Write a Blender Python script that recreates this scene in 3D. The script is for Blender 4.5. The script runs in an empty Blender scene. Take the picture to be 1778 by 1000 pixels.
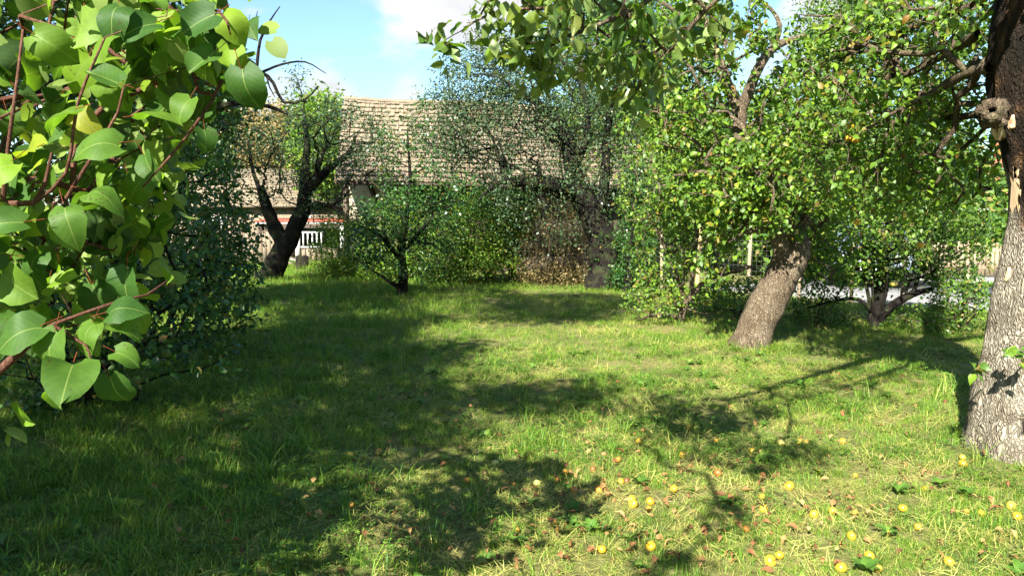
import bpy, math, random
import numpy as np
from mathutils import Vector, Matrix, noise as mnoise

R = np.random.default_rng(7)
random.seed(7)
C = bpy.context.scene.collection
SC = bpy.context.scene

# ------------------------------------------------------------------ camera, sky, sun, exposure
F_PX, CX, CY, PITCH, EYE = 1320.0, 889.0, 500.0, math.atan(115 / 1320), 1.5
cam_d = bpy.data.cameras.new('camera')
cam_d.sensor_width = 36
cam_d.lens = 36 * F_PX / 1778
cam_d.clip_start = 0.05
cam_d.clip_end = 1500
cam = bpy.data.objects.new('camera', cam_d)
C.objects.link(cam)
cam.location = (0, 0, EYE)
cam.rotation_euler = (math.pi / 2 - PITCH, 0, 0)
SC.camera = cam

SUN_EL, SUN_AZ = math.radians(36), math.radians(23)      # azimuth: to the left of straight behind the camera
SUN = np.array([-math.sin(SUN_AZ) * math.cos(SUN_EL), -math.cos(SUN_AZ) * math.cos(SUN_EL), math.sin(SUN_EL)])
sun_d = bpy.data.lights.new('sun', 'SUN')
sun_d.energy = 5.0
sun_d.angle = math.radians(0.53)
sun_d.color = (1.0, 0.965, 0.88)
sun = bpy.data.objects.new('sun', sun_d)
C.objects.link(sun)
sun.rotation_euler = Vector(SUN).to_track_quat('Z', 'Y').to_euler()
sun.location = (-6, -12, 14)

SC.view_settings.view_transform = 'Standard'
SC.view_settings.look = 'None'
SC.view_settings.gamma = 1
SC.view_settings.use_curve_mapping = False
EXPO = 2.15
SC.view_settings.exposure = EXPO
SC.cycles.max_bounces = 8
SC.cycles.transmission_bounces = 6
SC.cycles.diffuse_bounces = 4
SC.cycles.use_denoising = True


def ray(px, py):
    a, b = (px - CX) / F_PX, (CY - py) / F_PX
    c, s = math.cos(PITCH), math.sin(PITCH)
    return np.array([a, c + b * s, -s + b * c])


def at(px, py, D):
    """world point on the sight line of a pixel of the photo, D metres ahead"""
    d = ray(px, py)
    return np.array([0, 0, EYE]) + d * (D / d[1])


def ground_at(px, py):
    d = ray(px, py)
    return np.array([0, 0, EYE]) + d * (EYE / -d[2])


def project(p):
    p = np.atleast_2d(p) - np.array([0, 0, EYE])
    c, s = math.cos(PITCH), math.sin(PITCH)
    dep = p[:, 1] * c - p[:, 2] * s
    up = p[:, 1] * s + p[:, 2] * c
    dep = np.where(np.abs(dep) < 1e-4, 1e-4, dep)
    return CX + p[:, 0] / dep * F_PX, CY - up / dep * F_PX, dep


# ------------------------------------------------------------------ node helpers
def new_mat(name):
    m = bpy.data.materials.new(name)
    m.use_nodes = True
    nt = m.node_tree
    nt.nodes.clear()
    return m, nt, nt.nodes.new('ShaderNodeOutputMaterial')


def N(nt, t, **kw):
    n = nt.nodes.new('ShaderNode' + t)
    for k, v in kw.items():
        if k.startswith('i_'):
            key = k[2:]
            key = int(key) if key.isdigit() else key.replace('_', ' ')
            n.inputs[key].default_value = v
        else:
            setattr(n, k, v)
    return n


def ramp(nt, stops, fac=None, interp='LINEAR'):
    r = nt.nodes.new('ShaderNodeValToRGB')
    cr = r.color_ramp
    cr.interpolation = interp
    while len(cr.elements) < len(stops):
        cr.elements.new(0.5)
    for e, (p, c) in zip(cr.elements, stops):
        e.position = p
        e.color = (*c, 1) if len(c) == 3 else c
    if fac is not None:
        nt.links.new(fac, r.inputs[0])
    return r


def math_n(nt, op, a, b=None, c=None, clamp=False):
    n = nt.nodes.new('ShaderNodeMath')
    n.operation = op
    n.use_clamp = clamp
    for i, v in enumerate((a, b, c)):
        if v is None:
            continue
        if isinstance(v, (int, float)):
            n.inputs[i].default_value = v
        else:
            nt.links.new(v, n.inputs[i])
    return n.outputs[0]


def mixc(nt, fac, a, b, blend='MIX'):
    n = nt.nodes.new('ShaderNodeMix')
    n.data_type = 'RGBA'
    n.blend_type = blend
    for sock, v in ((n.inputs[0], fac), (n.inputs[6], a), (n.inputs[7], b)):
        if isinstance(v, (int, float)):
            sock.default_value = v
        elif isinstance(v, tuple):
            sock.default_value = (*v, 1) if len(v) == 3 else v
        else:
            nt.links.new(v, sock)
    return n.outputs[2]


# ------------------------------------------------------------------ world
def build_world():
    w = bpy.data.worlds.new('World')
    SC.world = w
    w.use_nodes = True
    nt = w.node_tree
    nt.nodes.clear()
    out = nt.nodes.new('ShaderNodeOutputWorld')
    bg = nt.nodes.new('ShaderNodeBackground')
    STR = 0.05
    bg.inputs[1].default_value = STR
    sky = nt.nodes.new('ShaderNodeTexSky')
    sky.sky_type = 'NISHITA'
    sky.sun_disc = False
    sky.sun_elevation = SUN_EL
    sky.sun_rotation = math.atan2(SUN[0], SUN[1])
    sky.air_density = 1.1
    sky.dust_density = 0.5
    sky.ozone_density = 1.6
    tc = nt.nodes.new('ShaderNodeTexCoord')
    mp = nt.nodes.new('ShaderNodeMapping')
    mp.inputs['Scale'].default_value = (1, 1, 2.2)
    nt.links.new(tc.outputs['Generated'], mp.inputs[0])
    nz = N(nt, 'TexNoise', i_Scale=5.2, i_Detail=9.0, i_Roughness=0.58)
    nt.links.new(mp.outputs[0], nz.inputs['Vector'])
    tot = math_n(nt, 'MULTIPLY', nz.outputs['Fac'], 1.15)
    # banks of cumulus in a few directions of the sky
    for px, py, wid, amp in ((800, -20, 0.0035, 0.34), (700, 25, 0.0016, 0.20), (500, 185, 0.0022, 0.26), (578, 190, 0.0006, 0.24), (870, 20, .002, .2),
                             (712, 178, 0.0004, 0.22), (1500, 60, 0.010, 0.22), (560, 80, 0.0009, 0.13), (430, 20, 0.001, .1)):
        d = ray(px, py)
        d = d / np.linalg.norm(d)
        dp = N(nt, 'VectorMath', operation='DOT_PRODUCT')
        nrm = N(nt, 'VectorMath', operation='NORMALIZE')
        nt.links.new(tc.outputs['Generated'], nrm.inputs[0])
        nt.links.new(nrm.outputs[0], dp.inputs[0])
        dp.inputs[1].default_value = tuple(d)
        g = math_n(nt, 'SUBTRACT', 1.0, dp.outputs['Value'])
        g = math_n(nt, 'EXPONENT', math_n(nt, 'MULTIPLY', g, -1.0 / wid))
        tot = math_n(nt, 'ADD', tot, math_n(nt, 'MULTIPLY', g, amp))
    mr = N(nt, 'MapRange', interpolation_type='SMOOTHSTEP')
    mr.inputs['From Min'].default_value = 0.70
    mr.inputs['From Max'].default_value = 0.90
    nt.links.new(tot, mr.inputs['Value'])
    k = 0.92 / STR / 2 ** EXPO
    nz2 = N(nt, 'TexNoise', i_Scale=9.0, i_Detail=5.0)
    nt.links.new(mp.outputs[0], nz2.inputs['Vector'])
    cl = ramp(nt, [(0.3, (0.92 * k, 0.95 * k, 1.0 * k)), (0.6, (k * 1.2, k * 1.2, k * 1.2))], nz2.outputs['Fac'])
    skyc = mixc(nt, 1.0, sky.outputs[0], (0.92, 1.08, 1.12), 'MULTIPLY')
    nt.links.new(mixc(nt, mr.outputs[0], skyc, cl.outputs[0]), bg.inputs[0])
    nt.links.new(bg.outputs[0], out.inputs[0])


build_world()


# ------------------------------------------------------------------ materials
def leaf_mat(name, stops, trans=0.42, rough=0.42, tint=(1.2, 1.35, 0.5), spec=0.35, veins=False):
    m, nt, out = new_mat(name)
    a = N(nt, 'Attribute', attribute_name='rnd')
    oi = nt.nodes.new('ShaderNodeObjectInfo')
    f = math_n(nt, 'FRACT', math_n(nt, 'ADD', a.outputs['Fac'], oi.outputs['Random']))
    geo = nt.nodes.new('ShaderNodeNewGeometry')
    col = ramp(nt, stops, f).outputs[0]
    nz = N(nt, 'TexNoise', i_Scale=38.0 if veins else 1.3, i_Detail=3.0)
    nt.links.new(geo.outputs['Position'], nz.inputs['Vector'])
    col = mixc(nt, 0.55, col, ramp(nt, [(0.3, (0.62, 0.66, 0.6)), (0.7, (1.25, 1.2, 1.1))], nz.outputs['Fac']).outputs[0], 'MULTIPLY')
    bump = None
    if veins:
        at_ = N(nt, 'Attribute', attribute_name='lco')
        sp = nt.nodes.new('ShaderNodeSeparateXYZ')
        nt.links.new(at_.outputs['Vector'], sp.inputs[0])
        ax = math_n(nt, 'ABSOLUTE', sp.outputs[0])
        mid = math_n(nt, 'LESS_THAN', ax, 0.014)
        sv = math_n(nt, 'SINE', math_n(nt, 'MULTIPLY', math_n(nt, 'SUBTRACT', sp.outputs[1], math_n(nt, 'MULTIPLY', ax, 0.75)), 44.0))
        svl = math_n(nt, 'GREATER_THAN', sv, 0.985)
        v = math_n(nt, 'MAXIMUM', mid, math_n(nt, 'MULTIPLY', svl, 0.30))
        col = mixc(nt, math_n(nt, 'MULTIPLY', v, 0.55), col, (0.24, 0.30, 0.08))
        # specks of blight with a shape of their own
        vo = N(nt, 'TexVoronoi', i_Scale=150.0)
        nt.links.new(geo.outputs['Position'], vo.inputs['Vector'])
        nz3 = N(nt, 'TexNoise', i_Scale=14.0)
        nt.links.new(geo.outputs['Position'], nz3.inputs['Vector'])
        spk = math_n(nt, 'MULTIPLY', math_n(nt, 'LESS_THAN', vo.outputs['Distance'], 0.28), math_n(nt, 'GREATER_THAN', nz3.outputs['Fac'], 0.60))
        col = mixc(nt, math_n(nt, 'MULTIPLY', spk, 0.75), col, (0.06, 0.04, 0.015))
        pe = N(nt, 'Attribute', attribute_name='pet')
        col = mixc(nt, pe.outputs['Fac'], col, (0.22, 0.055, 0.02))
        bp = N(nt, 'Bump', i_Strength=0.05, i_Distance=0.001)
        nt.links.new(sv, bp.inputs['Height'])
        bump = bp.outputs[0]
    # paler underside
    col_b = mixc(nt, math_n(nt, 'MULTIPLY', geo.outputs['Backfacing'], 0.3), col, (0.13, 0.19, 0.07))
    p = N(nt, 'BsdfPrincipled', i_Roughness=rough)
    p.inputs['Specular IOR Level'].default_value = spec
    nt.links.new(col_b, p.inputs['Base Color'])
    if bump:
        nt.links.new(bump, p.inputs['Normal'])
    t = nt.nodes.new('ShaderNodeBsdfTranslucent')
    nt.links.new(mixc(nt, 1.0, col, tint, 'MULTIPLY'), t.inputs[0])
    mx = nt.nodes.new('ShaderNodeMixShader')
    mx.inputs[0].default_value = trans
    nt.links.new(p.outputs[0], mx.inputs[1])
    nt.links.new(t.outputs[0], mx.inputs[2])
    nt.links.new(mx.outputs[0], out.inputs[0])
    return m


def G(h, s=1.0):
    """foliage greens: h = 0 blue-dark .. 1 yellow"""
    a, b = np.array([0.020, 0.078, 0.019]), np.array([0.135, 0.225, 0.018])
    return tuple((a * (1 - h) + b * h) * s)


M = {}
M['apricot_leaf'] = leaf_mat('apricot_leaf', [(0, G(.1, .85)), (.4, G(.3, 1.0)), (.72, G(.7, 1.15)), (.96, G(1, 1.25)), (1, (.24, .24, .02))],
                             trans=.5, rough=.55, spec=.22, veins=True)
M['apple_leaf'] = leaf_mat('apple_leaf', [(0, G(.3, .95)), (.5, G(.65, 1.08)), (.85, G(1.15, 1.12)), (.95, (.22, .2, .03)), (1, (.18, .09, .02))], trans=.42, rough=.45, spec=.35)
M['branch_leaf'] = leaf_mat('branch_leaf', [(0, G(.15, .9)), (.5, G(.4, 1.0)), (.9, G(.8, 1.05)), (1, (.2, .15, .03))], trans=.42, rough=.36, spec=.5, veins=True)
M['dark_leaf'] = leaf_mat('dark_leaf', [(0, G(0, .9)), (.6, G(.15, 1.0)), (.93, G(.4, 1.0)), (1, (.2, .12, .02))], trans=.34, rough=.38, spec=.45)
M['blue_leaf'] = leaf_mat('blue_leaf', [(0, (.030, .060, .028)), (.5, (.042, .080, .034)), (.9, (.06, .10, .035)), (1, (.15, .1, .02))], trans=.3, rough=.45, tint=(1.1, 1.2, .6))
M['mid_leaf'] = leaf_mat('mid_leaf', [(0, G(.2, .85)), (.5, G(.5, 1.0)), (.88, G(.9, 1.05)), (.95, (.2, .17, .05)), (1, (.2, .13, .05))], trans=.38)
M['yellow_leaf'] = leaf_mat('yellow_leaf', [(0, G(.35, 1.1)), (.5, G(.7, 1.25)), (.85, G(1, 1.3)), (1, (.24, .2, .04))], trans=.4)
M['tan_leaf'] = leaf_mat('tan_leaf', [(0, (.17, .16, .05)), (.4, (.27, .22, .09)), (.75, (.36, .27, .13)), (1, (.40, .26, .13))], trans=.4, tint=(1.1, 1.05, .7))
M['litter'] = leaf_mat('litter', [(0, (.10, .045, .02)), (.4, (.2, .09, .035)), (.75, (.3, .15, .06)), (1, (.34, .24, .1))], trans=.2, rough=.7, tint=(1.1, .9, .6), spec=.2)


def bark_mat(name, c0, c1, c2, scale=1.0, bump=0.6, moss=0.0):
    m, nt, out = new_mat(name)
    tc = nt.nodes.new('ShaderNodeTexCoord')
    mp = nt.nodes.new('ShaderNodeMapping')
    mp.inputs['Scale'].default_value = (scale, scale, scale * .45)
    nt.links.new(tc.outputs['Object'], mp.inputs[0])
    nz0 = N(nt, 'TexNoise', i_Scale=9.0, i_Detail=3.0)
    nt.links.new(mp.outputs[0], nz0.inputs['Vector'])
    wv = mixc(nt, 0.22, mp.outputs[0], nz0.outputs['Color'])
    vo = N(nt, 'TexVoronoi', feature='DISTANCE_TO_EDGE', i_Scale=44.0)
    nt.links.new(wv, vo.inputs['Vector'])
    crack = math_n(nt, 'MULTIPLY', vo.outputs['Distance'], 4.0, clamp=True)
    nz = N(nt, 'TexNoise', i_Scale=34.0, i_Detail=6.0, i_Roughness=.65)
    nt.links.new(mp.outputs[0], nz.inputs['Vector'])
    col = ramp(nt, [(.28, c0), (.5, c1), (.72, c2)], nz.outputs['Fac']).outputs[0]
    col = mixc(nt, math_n(nt, 'SUBTRACT', .55, math_n(nt, 'MULTIPLY', crack, .55)), col, tuple(np.array(c0) * .35))
    nzb = N(nt, 'TexNoise', i_Scale=4.5, i_Detail=4.0)
    nt.links.new(tc.outputs['Object'], nzb.inputs['Vector'])
    col = mixc(nt, .7, col, ramp(nt, [(.35, (.55, .5, .45)), (.65, (1.2, 1.2, 1.2))], nzb.outputs['Fac']).outputs[0], 'MULTIPLY')
    if moss:
        col = mixc(nt, ramp(nt, [(.5, (0, 0, 0)), (.62, (moss,) * 3)], nzb.outputs['Fac']).outputs[0], col, (.06, .075, .02))
    de = N(nt, 'Attribute', attribute_name='decay')
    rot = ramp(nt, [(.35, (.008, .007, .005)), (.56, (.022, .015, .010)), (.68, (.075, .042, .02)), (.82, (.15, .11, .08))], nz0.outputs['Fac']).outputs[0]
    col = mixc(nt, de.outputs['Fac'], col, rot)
    p = N(nt, 'BsdfPrincipled', i_Roughness=.95)
    p.inputs['Specular IOR Level'].default_value = .08
    nt.links.new(col, p.inputs['Base Color'])
    bp = N(nt, 'Bump', i_Strength=bump, i_Distance=.02)
    hh = math_n(nt, 'ADD', math_n(nt, 'MULTIPLY', crack, .8), math_n(nt, 'MULTIPLY', nz.outputs['Fac'], .7))
    nt.links.new(hh, bp.inputs['Height'])
    nt.links.new(bp.outputs[0], p.inputs['Normal'])
    nt.links.new(p.outputs[0], out.inputs[0])
    return m


M['bark_pale'] = bark_mat('bark_pale', (.13, .108, .078), (.245, .215, .162), (.36, .325, .255), 1.0, .8)
M['bark_lean'] = bark_mat('bark_lean', (.10, .075, .048), (.20, .155, .105), (.31, .255, .175), 1.3, .9)
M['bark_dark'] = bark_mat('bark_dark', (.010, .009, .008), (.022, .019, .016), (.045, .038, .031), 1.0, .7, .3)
M['bark_mid'] = bark_mat('bark_mid', (.06, .045, .03), (.12, .09, .06), (.19, .15, .10), 1.4, .6, .25)
M['twig_red'] = bark_mat('twig_red', (.05, .025, .018), (.10, .045, .03), (.17, .10, .07), 6.0, .2)


def simple_mat(name, c0, c1, scale=8.0, rough=.8, bump=.2, metal=0.0, stretch=(1, 1, 1), spec=.3, dirt=0.0):
    m, nt, out = new_mat(name)
    tc = nt.nodes.new('ShaderNodeTexCoord')
    oi = nt.nodes.new('ShaderNodeObjectInfo')
    mp = nt.nodes.new('ShaderNodeMapping')
    mp.inputs['Scale'].default_value = stretch
    ad = N(nt, 'VectorMath', operation='ADD')
    nt.links.new(tc.outputs['Object'], ad.inputs[0])
    nt.links.new(oi.outputs['Random'], ad.inputs[1])
    nt.links.new(ad.outputs[0], mp.inputs[0])
    nz = N(nt, 'TexNoise', i_Scale=scale, i_Detail=7.0, i_Roughness=.62)
    nt.links.new(mp.outputs[0], nz.inputs['Vector'])
    col = ramp(nt, [(.3, c0), (.7, c1)], nz.outputs['Fac']).outputs[0]
    col = mixc(nt, .6, col, ramp(nt, [(0, (.78, .78, .78)), (1, (1.14, 1.13, 1.1))], oi.outputs['Random']).outputs[0], 'MULTIPLY')
    if dirt:
        nd = N(nt, 'TexNoise', i_Scale=scale * .22, i_Detail=5.0)
        nt.links.new(tc.outputs['Object'], nd.inputs['Vector'])
        col = mixc(nt, ramp(nt, [(.5, (0, 0, 0)), (.7, (dirt,) * 3)], nd.outputs['Fac']).outputs[0], col, tuple(np.array(c0) * .4))
    p = N(nt, 'BsdfPrincipled', i_Roughness=rough, i_Metallic=metal)
    p.inputs['Specular IOR Level'].default_value = spec
    nt.links.new(col, p.inputs['Base Color'])
    bp = N(nt, 'Bump', i_Strength=bump, i_Distance=.01)
    nt.links.new(nz.outputs['Fac'], bp.inputs['Height'])
    nt.links.new(bp.outputs[0], p.inputs['Normal'])
    nt.links.new(p.outputs[0], out.inputs[0])
    return m


M['tile'] = simple_mat('tile', (.135, .105, .07), (.21, .165, .112), 5, .85, .3, dirt=.45)
M['plaster'] = simple_mat('plaster', (.46, .38, .25), (.60, .52, .37), 3, .9, .3, dirt=.3)
M['timber'] = simple_mat('timber', (.05, .036, .025), (.11, .08, .055), 9, .85, .4, stretch=(1, 1, .15))
M['plank'] = simple_mat('plank', (.10, .075, .05), (.24, .19, .13), 10, .85, .4, stretch=(1, 1, .12))
M['plank_dark'] = simple_mat('plank_dark', (.03, .022, .016), (.075, .055, .04), 10, .85, .4, stretch=(1, 1, .12))
M['post_yellow'] = simple_mat('post_yellow', (.30, .22, .09), (.45, .34, .15), 12, .8, .3, stretch=(1, 1, .15))
M['post_wood'] = simple_mat('post_wood', (.16, .12, .075), (.32, .25, .16), 12, .85, .4, stretch=(1, 1, .15))
M['red_tin'] = simple_mat('red_tin', (.20, .035, .02), (.32, .07, .04), 5, .55, .1)
M['white_paint'] = simple_mat('white_paint', (.34, .34, .31), (.56, .56, .53), 14, .6, .15, dirt=.35)
M['red_roof'] = simple_mat('red_roof', (.32, .10, .06), (.45, .19, .11), 6, .8, .3)
M['salmon'] = simple_mat('salmon', (.50, .27, .19), (.58, .35, .25), 3, .9, .2)
M['cream'] = simple_mat('cream', (.60, .53, .40), (.70, .64, .52), 3, .9, .2)
M['white_wall'] = simple_mat('white_wall', (.70, .70, .70), (.80, .80, .80), 3, .9, .1)
M['brick'] = simple_mat('brick', (.36, .10, .035), (.50, .17, .06), 22, .85, .4)
M['wire'] = simple_mat('wire', (.16, .16, .15), (.28, .27, .25), 30, .6, 0, metal=.6)
M['asphalt'] = simple_mat('asphalt', (.24, .235, .225), (.34, .33, .32), 2.2, .9, .15)
M['concrete'] = simple_mat('concrete', (.26, .25, .22), (.42, .40, .36), 5, .9, .3, dirt=.3)
M['car_paint'] = simple_mat('car_paint', (.10, .135, .17), (.12, .155, .195), 1, .42, 0, metal=0, spec=.4)
M['glass'] = simple_mat('glass', (.02, .025, .03), (.03, .035, .04), 1, .06, 0, spec=.8)
M['rubber'] = simple_mat('rubber', (.018, .018, .018), (.03, .03, .03), 20, .8, .2)
M['lamp'] = simple_mat('lamp', (.3, .3, .3), (.4, .4, .4), 2, .12, 0, spec=.8)
M['plate'] = simple_mat('plate', (.7, .7, .68), (.78, .78, .76), 2, .4, 0)
M['torn'] = simple_mat('torn', (.36, .22, .11), (.62, .47, .30), 16, .9, .8, stretch=(1, 1, .3))
M['red_wood'] = simple_mat('red_wood', (.07, .03, .014), (.22, .10, .045), 18, .9, .8, stretch=(1, 1, .3))
M['rotten'] = simple_mat('rotten', (.012, .009, .006), (.05, .035, .022), 16, .95, .8)


def apple_mat():
    m, nt, out = new_mat('apple_skin')
    oc = N(nt, 'Attribute', attribute_type='OBJECT', attribute_name='tone')
    tc = nt.nodes.new('ShaderNodeTexCoord')
    nz = N(nt, 'TexNoise', i_Scale=16.0, i_Detail=4.0)
    oi = nt.nodes.new('ShaderNodeObjectInfo')
    ad = N(nt, 'VectorMath', operation='ADD')
    nt.links.new(tc.outputs['Object'], ad.inputs[0])
    nt.links.new(oi.outputs['Random'], ad.inputs[1])
    nt.links.new(ad.outputs[0], nz.inputs['Vector'])
    base = ramp(nt, [(0, (.34, .42, .10)), (.22, (.50, .46, .14)), (.4, (.48, .29, .018)), (.62, (.44, .19, .018)), (.8, (.27, .085, .02)), (1, (.11, .045, .02))], oc.outputs['Fac']).outputs[0]
    col = mixc(nt, .5, base, ramp(nt, [(.35, (.72, .62, .4)), (.62, (1.1, 1.08, 1.0))], nz.outputs['Fac']).outputs[0], 'MULTIPLY')
    nb = N(nt, 'TexNoise', i_Scale=46.0, i_Detail=2.0)
    nt.links.new(ad.outputs[0], nb.inputs['Vector'])
    col = mixc(nt, ramp(nt, [(.58, (0, 0, 0)), (.66, (.85,) * 3)], nb.outputs['Fac']).outputs[0], col, (.14, .06, .02))
    p = N(nt, 'BsdfPrincipled', i_Roughness=.38)
    nt.links.new(col, p.inputs['Base Color'])
    nt.links.new(p.outputs[0], out.inputs[0])
    return m


M['apple'] = apple_mat()


def grass_mat(name, stops, dry, trans=.35):
    m, nt, out = new_mat(name)
    a = N(nt, 'Attribute', attribute_name='rnd')
    oi = nt.nodes.new('ShaderNodeObjectInfo')
    f = math_n(nt, 'FRACT', math_n(nt, 'ADD', a.outputs['Fac'], math_n(nt, 'MULTIPLY', oi.outputs['Random'], .35)))
    geo = nt.nodes.new('ShaderNodeNewGeometry')
    nz = N(nt, 'TexNoise', i_Scale=1.1, i_Detail=5.0, i_Roughness=.65)
    nt.links.new(geo.outputs['Position'], nz.inputs['Vector'])
    patch = ramp(nt, [(.40, (0, 0, 0)), (.62, (1, 1, 1))], nz.outputs['Fac']).outputs[0]
    col = ramp(nt, stops, f).outputs[0]
    dcol = ramp(nt, dry, f).outputs[0]
    col = mixc(nt, math_n(nt, 'MULTIPLY', patch, .6), col, dcol)
    p = N(nt, 'BsdfPrincipled', i_Roughness=.5)
    p.inputs['Specular IOR Level'].default_value = .3
    nt.links.new(col, p.inputs['Base Color'])
    t = nt.nodes.new('ShaderNodeBsdfTranslucent')
    nt.links.new(mixc(nt, 1.0, col, (1.2, 1.15, .6), 'MULTIPLY'), t.inputs[0])
    mx = nt.nodes.new('ShaderNodeMixShader')
    mx.inputs[0].default_value = trans
    nt.links.new(p.outputs[0], mx.inputs[1])
    nt.links.new(t.outputs[0], mx.inputs[2])
    nt.links.new(mx.outputs[0], out.inputs[0])
    return m


M['grass'] = grass_mat('grass', [(0, (.040, .125, .010)), (.5, (.092, .215, .014)), (.85, (.175, .285, .022)), (1, (.36, .34, .09))],
                       [(0, (.085, .20, .013)), (.5, (.18, .285, .022)), (1, (.38, .37, .08))])
M['straw'] = grass_mat('straw', [(0, (.25, .26, .055)), (.6, (.38, .36, .09)), (1, (.46, .41, .13))], [(0, (.28, .27, .06)), (1, (.48, .43, .14))], .25)
M['clover'] = grass_mat('clover', [(0, (.045, .12, .016)), (.7, (.09, .18, .022)), (1, (.15, .23, .03))], [(0, (.07, .15, .02)), (1, (.15, .23, .035))])


def ground_mat():
    m, nt, out = new_mat('ground')
    geo = nt.nodes.new('ShaderNodeNewGeometry')
    nz = N(nt, 'TexNoise', i_Scale=1.1, i_Detail=5.0, i_Roughness=.65)
    nf = N(nt, 'TexNoise', i_Scale=26.0, i_Detail=6.0, i_Roughness=.7)
    for n in (nz, nf):
        nt.links.new(geo.outputs['Position'], n.inputs['Vector'])
    a = ramp(nt, [(.3, (.035, .045, .014)), (.55, (.10, .12, .03)), (.75, (.2, .18, .07))], nf.outputs['Fac']).outputs[0]
    b = ramp(nt, [(.3, (.07, .065, .025)), (.55, (.19, .17, .06)), (.75, (.32, .27, .12))], nf.outputs['Fac']).outputs[0]
    col = mixc(nt, ramp(nt, [(.4, (0, 0, 0)), (.6, (1, 1, 1))], nz.outputs['Fac']).outputs[0], a, b)
    p = N(nt, 'BsdfPrincipled', i_Roughness=.95)
    p.inputs['Specular IOR Level'].default_value = .1
    nt.links.new(col, p.inputs['Base Color'])
    bp = N(nt, 'Bump', i_Strength=.8, i_Distance=.03)
    nt.links.new(nf.outputs['Fac'], bp.inputs['Height'])
    nt.links.new(bp.outputs[0], p.inputs['Normal'])
    nt.links.new(p.outputs[0], out.inputs[0])
    return m


M['ground'] = ground_mat()


# ------------------------------------------------------------------ mesh helpers
def mesh_np(name, V, faces, mat=None, smooth=False, attrs=None):
    """faces: list of int arrays (n,k)"""
    V = np.asarray(V, np.float32)
    me = bpy.data.meshes.new(name)
    me.vertices.add(len(V))
    me.vertices.foreach_set('co', V.ravel())
    faces = [np.asarray(f, np.int32) for f in faces if len(f)]
    li = np.concatenate([f.ravel() for f in faces])
    tot = np.concatenate([np.full(len(f), f.shape[1], np.int32) for f in faces])
    st = np.concatenate([[0], np.cumsum(tot)[:-1]]).astype(np.int32)
    me.loops.add(len(li))
    me.loops.foreach_set('vertex_index', li)
    me.polygons.add(len(tot))
    me.polygons.foreach_set('loop_start', st)
    me.polygons.foreach_set('loop_total', tot)
    if smooth:
        me.polygons.foreach_set('use_smooth', np.ones(len(tot), bool))
    for k, v in (attrs or {}).items():
        v = np.asarray(v, np.float32)
        if v.ndim == 1:
            me.attributes.new(k, 'FLOAT', 'POINT').data.foreach_set('value', v)
        else:
            me.attributes.new(k, 'FLOAT_VECTOR', 'POINT').data.foreach_set('vector', v.ravel())
    if mat is not None:
        me.materials.append(mat)
    me.update(calc_edges=True)
    me.validate()
    return me


class Acc:
    def __init__(self):
        self.V, self.T, self.Q, self.n, self.A = [], [], [], 0, []

    def add(self, V, T=None, Q=None, a=None):
        V = np.asarray(V, float)
        self.V.append(V)
        if T is not None and len(T):
            self.T.append(np.asarray(T) + self.n)
        if Q is not None and len(Q):
            self.Q.append(np.asarray(Q) + self.n)
        self.A.append(np.zeros(len(V)) if a is None else np.broadcast_to(a, (len(V),)))
        self.n += len(V)

    def mesh(self, name, mat, smooth=False, off=(0, 0, 0), attr='rnd'):
        V = np.concatenate(self.V) - np.asarray(off)
        fs = []
        if self.T:
            fs.append(np.concatenate(self.T))
        if self.Q:
            fs.append(np.concatenate(self.Q))
        return mesh_np(name, V, fs, mat, smooth, {attr: np.concatenate(self.A)})

    def box(self, c, s, rot=None):
        """c centre, s full size, rot 3x3"""
        b = np.array([[x, y, z] for x in (-.5, .5) for y in (-.5, .5) for z in (-.5, .5)]) * np.asarray(s)
        if rot is not None:
            b = b @ np.asarray(rot).T
        self.add(b + np.asarray(c), Q=[[0, 1, 3, 2], [4, 6, 7, 5], [0, 4, 5, 1], [2, 3, 7, 6], [0, 2, 6, 4], [1, 5, 7, 3]])


def thing(name, label, cat, loc=(0, 0, 0), group=None, rz=0):
    o = bpy.data.objects.new(name, None)
    C.objects.link(o)
    o.location = loc
    o.rotation_euler = (0, 0, rz)
    o.empty_display_size = .1
    o['label'] = label
    o['category'] = cat
    if group:
        o['group'] = group
    return o


def part(name, me, parent=None, kind=None, label=None):
    o = bpy.data.objects.new(name, me)
    C.objects.link(o)
    o.parent = parent
    if kind:
        o['kind'] = kind
    if label:
        o['label'] = label
    return o


def tag(o, label, cat, group=None, kind=None):
    o['label'] = label
    o['category'] = cat
    if group:
        o['group'] = group
    if kind:
        o['kind'] = kind
    return o


def unit(v):
    v = np.asarray(v, float)
    return v / (np.linalg.norm(v, axis=-1, keepdims=True) + 1e-12)


def smooth_path(P, r, step):
    """Catmull-Rom through points with radii"""
    P, r = np.asarray(P, float), np.asarray(r, float)
    if len(P) < 2:
        return P, r
    Q = np.vstack([2 * P[0] - P[1], P, 2 * P[-1] - P[-2]])
    out, ro = [], []
    for i in range(len(P) - 1):
        p0, p1, p2, p3 = Q[i:i + 4]
        n = max(1, int(round(np.linalg.norm(p2 - p1) / step)))
        for k in range(n):
            t = k / n
            out.append(.5 * ((2 * p1) + (p2 - p0) * t + (2 * p0 - 5 * p1 + 4 * p2 - p3) * t * t + (3 * p1 - p0 - 3 * p2 + p3) * t ** 3))
            ro.append(r[i] * (1 - t) + r[i + 1] * t)
    out.append(P[-1])
    ro.append(r[-1])
    return np.array(out), np.array(ro)


def frames(P):
    T = unit(np.gradient(P, axis=0))
    u = np.array([1, 0, 0]) if abs(T[0][0]) < .7 else np.array([0, 1, 0])
    A = np.empty_like(T)
    for i, t in enumerate(T):
        u = u - t * np.dot(u, t)
        u = u / (np.linalg.norm(u) + 1e-9)
        A[i] = u
    return T, A, np.cross(T, A)


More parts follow.
